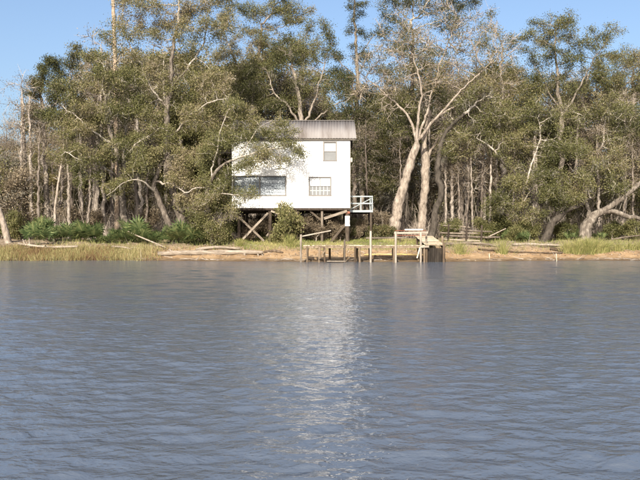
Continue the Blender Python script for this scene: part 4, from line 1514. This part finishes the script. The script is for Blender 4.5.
# ------------------------------------------------------------------ the dock
YD = 46.6
dS = YD / F_PX
def dx_(px): return (px - 320) * dS
def dz_(py): return CAMZ - (py - HOR) * dS
dock = empty("dock", Vector((dx_(362), YD + .6, gz(dx_(362), YD + .6))), "weathered wooden dock with rails running along the shore", "dock")
DZ = dz_(245.3)
DX0, DX1 = dx_(303), dx_(425)
DD = 1.15
box("front_beam", DX0, DX1, YD - .03, YD + .05, DZ - .19, DZ - .045, "wood_wet", dock)
box("back_beam", DX0, DX1, YD + DD - .05, YD + DD + .03, DZ - .19, DZ - .045, "wood_wet", dock)
plank_me = box_mesh("plank", .135, DD + .12, .04)
plank_me.materials.append(M["wood_plank"])
npl = int((DX1 - DX0) / .148)
for k in range(npl):
    if k in (3, 17, 18, 29):
        continue
    o = link("plank", plank_me, None, dock)
    o.location = Vector((DX0 + (k + .5) * (DX1 - DX0) / npl, YD + DD / 2 + RNG.normal(0, .015), DZ - .022)) - dock.location
    o.rotation_euler = (RNG.normal(0, .006), RNG.normal(0, .02), RNG.normal(0, .01))
def dpost(px, top, mat="wood_wet", r=.085, yo=-.12, bottom=None, lean=(0, 0)):
    x = dx_(px)
    y = YD + yo
    zb = min(gz(x, y), 0) - .5
    return round_post("post", x, y, zb if bottom is None else bottom, dz_(top), r * .78, mat, dock, lean)
dpost(301, 234.5, "wood_grey", .09)
dpost(307, 246.5, "wood_wet", .07)
dpost(318.5, 247, "wood_wet", .085, lean=(.08, 0))
dpost(325, 247, "wood_wet", .085, lean=(-.05, 0))
dpost(344.5, 239.5, "wood_grey", .08)
dpost(354.5, 247, "wood_wet", .085, lean=(.05, 0))
dpost(359.5, 247, "wood_wet", .085)
dpost(370.5, 231, "wood_grey", .095)
dpost(395.5, 231.5, "wood_grey", .1)
dpost(393.2, 247, "wood_wet", .085, lean=(.03, 0))
dpost(420.5, 231.5, "wood_grey", .095)
dpost(427.5, 231.5, "wood_grey", .085, yo=.55)
dpost(424, 247, "wood_wet", .08)
for px in (307, 330, 345, 358, 371, 395, 421):
    x = dx_(px)
    round_post("post", x, YD + DD + .1, gz(x, YD + DD + .1) - .4, DZ - .195, .08, "wood_wet", dock)
def rail(a, b, mat="wood_grey", yo=-.04, h=.1, w=.06):
    beam("rail", (dx_(a[0]), YD + yo, dz_(a[1])), (dx_(b[0]), YD + yo, dz_(b[1])), w, h, mat, dock)
rail((394, 233), (428, 232.6), yo=-.03, h=.13)
rail((366, 238), (405, 237.6), yo=-.01, h=.1)
rail((301, 236.5), (331, 230.5), yo=-.02, h=.08)
rail((420, 246.8), (428.5, 246.5), yo=-.22, h=.13)
# boat bumper boards nailed low on the posts
rail((319, 259), (326, 249), "wood_wet", yo=-.24, h=.1, w=.04)
rail((416.5, 258), (419.5, 247), "wood_plank", yo=-.25, h=.09, w=.04)
# float of loose boards below
box("lower_board", dx_(327), dx_(346), YD - .2, YD + .5, .045, .09, "wood_grey", dock)

# ramp from the dock up to the bank, with dark plank skirt
ramp_o = empty("ramp", Vector((dx_(434), YD + 2, gz(dx_(434), YD + 2))), "pale plank ramp with dark boarded front at the dock's end", "ramp")
RYa, RYb = YD - .05, YD + 5.0
rz0, rz1 = dz_(245.0), CAMZ - (236.2 - HOR) / F_PX * RYb
rxa0, rxa1 = dx_(425.5), dx_(444.5)
npk = 26
rpl = box_mesh("plank", rxa1 - rxa0, math.hypot(RYb - RYa, rz1 - rz0) / npk - .012, .045)
rpl.materials.append(M["wood_plank"])
ra = math.atan2(rz1 - rz0, RYb - RYa)
for k in range(npk):
    t = (k + .5) / npk
    o = link("plank", rpl, None, ramp_o)
    o.location = Vector(((rxa0 + rxa1) / 2 + RNG.normal(0, .012), RYa + (RYb - RYa) * t, rz0 + (rz1 - rz0) * t)) - ramp_o.location
    o.rotation_euler = (ra + RNG.normal(0, .006), RNG.normal(0, .008), 0)
for xx in (rxa0 + .08, rxa1 - .08):
    beam("stringer", (xx, RYa + .02, rz0 - .12), (xx, RYb, rz1 - .12), .07, .16, "wood_dark", ramp_o, 0)
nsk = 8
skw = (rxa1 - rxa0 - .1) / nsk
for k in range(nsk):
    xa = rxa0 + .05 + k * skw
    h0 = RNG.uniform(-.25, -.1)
    box("skirt_board", xa + .006, xa + skw - .006, YD + .12 + RNG.uniform(0, .02), YD + .165, h0, rz0 - .2, "wood_black", ramp_o)
for xx in (rxa0 + .06, rxa1 - .04):
    round_post("post", xx, YD - .02 + .02, -.6, rz0 - .05 if xx < rxa1 - .2 else rz0 + .1, .09, "wood_wet", ramp_o)
round_post("post", rxa1 - .1, RYb - .3, gz(rxa1, RYb - .3) - .4, rz1 - .05, .09, "wood_wet", ramp_o)
round_post("post", rxa0 + .1, RYb - .3, gz(rxa0, RYb - .3) - .4, rz1 - .05, .09, "wood_wet", ramp_o)
round_post("post", dx_(446), YD + 1.4, gz(dx_(446), YD + 1.4) - .3, dz_(236), .075, "wood_wet", ramp_o)

# picnic table on the bank behind the dock
tx, ty = W(410, 240, 54.5).x, 54.5
tz = gz(tx, ty)
table = empty("picnic_table", Vector((tx, ty, tz)), "dark red-brown picnic table with pale board on the bank behind dock", "table")
for k in range(5):
    box("tabletop_board", tx - 1.15, tx + 1.15, ty - .42 + k * .17, ty - .42 + k * .17 + .155, tz + .86, tz + .905, "wood_red", table)
for s in (-1, 1):
    for kk in (0, 1):
        box("bench_board", tx - 1.15, tx + 1.15, ty + s * .78 - .16 + kk * .16, ty + s * .78 - .16 + kk * .16 + .15, tz + .50, tz + .545, "wood_red", table)
    xx = tx + s * .8
    beam("leg", (xx, ty - .62, tz - .1), (xx, ty - .22, tz + .85), .05, .1, "wood_dark", table)
    beam("leg", (xx, ty + .62, tz - .1), (xx, ty + .22, tz + .85), .05, .1, "wood_dark", table)
    box("bench_support", xx + .03, xx + .08, ty - .9, ty + .9, tz + .40, tz + .495, "wood_dark", table)
bd = empty("loose_board", Vector((tx, ty, tz + .91)))
bpy.data.objects.remove(bd)
o = link("loose_board", box_mesh("loose_board", 1.35, .3, .09), M["white_band"], None, Vector((tx + .25, ty - .2, tz + .952)))
o.rotation_euler = (0, 0, .03)
tag(o, "pale board lying on the red-brown picnic table", "board")

# ------------------------------------------------------------------ logs and driftwood
def log(name, pts, label, mat="log", cat="log", group=None, branches=(), sides=9):
    """pts: (px, Y, radius_m, lift): rests on the ground"""
    P, R = [], []
    for px, Yl, r, lift in pts:
        r *= 0.8
        x = (px - 320) / F_PX * Yl
        P.append((Vector((x, Yl, max(gz(x, Yl), -.05) + r * .7 + lift)), r))
    d = densify(smooth_path(P), .35, .015)
    base = d[0][0].copy()
    V, Q = new_lists()
    A = np.array([np.array(p - base) for p, r in d])
    Rr = np.array([r for p, r in d])
    tube_chain(V, Q, A, Rr, sides if sides % 2 == 0 else sides + 1, .07)
    for (t, dirv, ln) in branches:
        i = int(t * (len(A) - 1))
        dv = np.array(dirv, float)
        dv /= np.linalg.norm(dv)
        tube_chain(V, Q, [A[i], A[i] + dv * ln * .5 + np.array([0, 0, .04]), A[i] + dv * ln], [Rr[i] * .55, Rr[i] * .4, Rr[i] * .15], 6, .05)
    o = link(name, mesh_np(name, np.vstack(V), np.vstack(Q), smooth=True), M[mat], None, base)
    return tag(o, label, cat, group)

log("shore_log", [(158, 50.6, .20, .05), (190, 50.4, .22, .05), (225, 50.2, .23, .05), (252, 50.0, .19, .08), (263, 49.9, .12, .12)],
    "long bleached log with stub branches on the mud left of the dock",
    branches=((.78, (.1, -.5, -.6), .6), (.9, (.3, -.6, -.9), .6), (.97, (.6, -.3, -1), .55), (.4, (-.3, -.4, .7), .35), (.15, (-.4, -.2, .5), .4)))
log("shore_log", [(196, 51.5, .12, .05), (215, 51.4, .13, .05), (240, 51.3, .1, .05)], "smaller greyish log lying behind the long bleached log")
log("shore_log", [(18, 52.6, .1, .25), (45, 52.4, .11, .22), (78, 52.2, .1, .2)], "whitened driftwood log lying above the marsh grass",
    branches=((.2, (0, -.1, 1), .55), (.18, (-.4, 0, 1), .45), (.5, (.2, -.5, .2), .4)))
log("shore_log", [(112, 52.6, .09, .2), (124, 52.3, .09, .25), (132, 52.0, .06, .1)], "short crooked branch on the grass below the palmettos", "log")
log("fallen_branch", [(128, 54.3, .07, .9), (142, 53.6, .07, .6), (158, 52.8, .06, .2), (166, 52.4, .05, .05)], "pale fallen branch slanting out of the palmettos", cat="branch")
log("driftwood", [(264, 50.6, .11, .02), (272, 50.4, .12, .02), (283, 50.2, .08, .02)], "dark driftwood chunk on the mud between the log and dock", "wood_wet", "driftwood")
log("driftwood", [(374, 48.6, .06, .02), (390, 48.6, .07, .02), (402, 48.4, .05, .02)], "dark driftwood chunk under the dock's railing bay", "wood_wet", "driftwood")
log("pole", [(364, 49.1, .05, .06), (395, 49.1, .05, .06), (424, 49.0, .05, .06)], "straight yellowish pole lying on the mud under the dock", "yellow_wood", "pole")
log("fallen_log", [(446, 52.4, .12, .05), (470, 52.3, .13, .05), (500, 52.1, .1, .05)], "pale log flat on the bank right of the dock ramp")
log("fallen_log", [(478, 51.2, .07, .05), (515, 51.0, .08, .05), (550, 51.0, .07, .05), (562, 51.3, .1, .05)], "thin brown log along the mud edge left of the reed row", "wood_wet")
log("fallen_log", [(550, 52.0, .14, .03), (558, 51.8, .15, .05), (563, 51.6, .1, .1)], "short rusty-brown stump end below the black leaning oak", "wood_wet",
    branches=((.8, (.5, -.3, .7), .4),))
log("fallen_log", [(512, 53.2, .1, .05), (535, 53.0, .11, .05), (562, 53.0, .1, .05)], "grey log lying against the black leaning oak's foot", "wood_grey")
log("fallen_log", [(600, 53.2, .11, .05), (622, 53.2, .12, .05), (648, 53.0, .1, .05)], "pale log stretched along the bank behind the reeds")
# log fence / wood pile behind the ramp
wp = "stacked rails behind the ramp"
for k, (a, b, Yl, r, lift) in enumerate([(443, 482, 55.2, .09, .05), (446, 500, 55.6, .1, .28), (440, 478, 55.9, .08, .55), (450, 492, 56.1, .09, .82), (443, 470, 56.3, .07, 1.1)]):
    log("rail_log", [(a, Yl, r, lift), ((a + b) / 2, Yl + .1, r * 1.1, lift + RNG.uniform(-.03, .06)), (b, Yl, r * .8, lift + RNG.uniform(-.08, .08))],
        "weathered rail log in the low stack behind the dock ramp", "wood_grey" if k % 2 else "log", "log", wp)
for px in (448, 466, 481):
    x = (px - 320) / F_PX * 55.0
    b = Vector((x, 55.0, gz(x, 55.0) - .3))
    o = round_post("stake", b.x, b.y, b.z, b.z + 1.65, .07, "wood_dark", None, (.06, 0))
    tag(o, "dark upright stake in front of the stacked rail logs", "stake", wp)
log("fallen_branch", [(486, 56, .07, .3), (494, 55.6, .07, .6), (506, 55.2, .05, 1.0)], "grey broken branch propped up beside the stacked rail logs", "wood_grey", "branch")
log("fallen_branch", [(612, 56.5, .08, .1), (626, 56.2, .07, .35), (646, 56, .05, .5)], "grey fallen bough below the level oak limbs", "wood_grey", "branch")
# two thin sticks standing in the shallows at the right
for px, h in ((448, .5), (557, .5)):
    Ys = 48.7
    x = (px + 42 - 320) / F_PX * Ys if px == 448 else (px - 320) / F_PX * Ys
    o = round_post("stick", x, Ys, -.4, h, .025, "wood_plank", None, (-.05, 0))
    tag(o, "thin pale stick poking from the shallows", "stick", "sticks in the shallows")
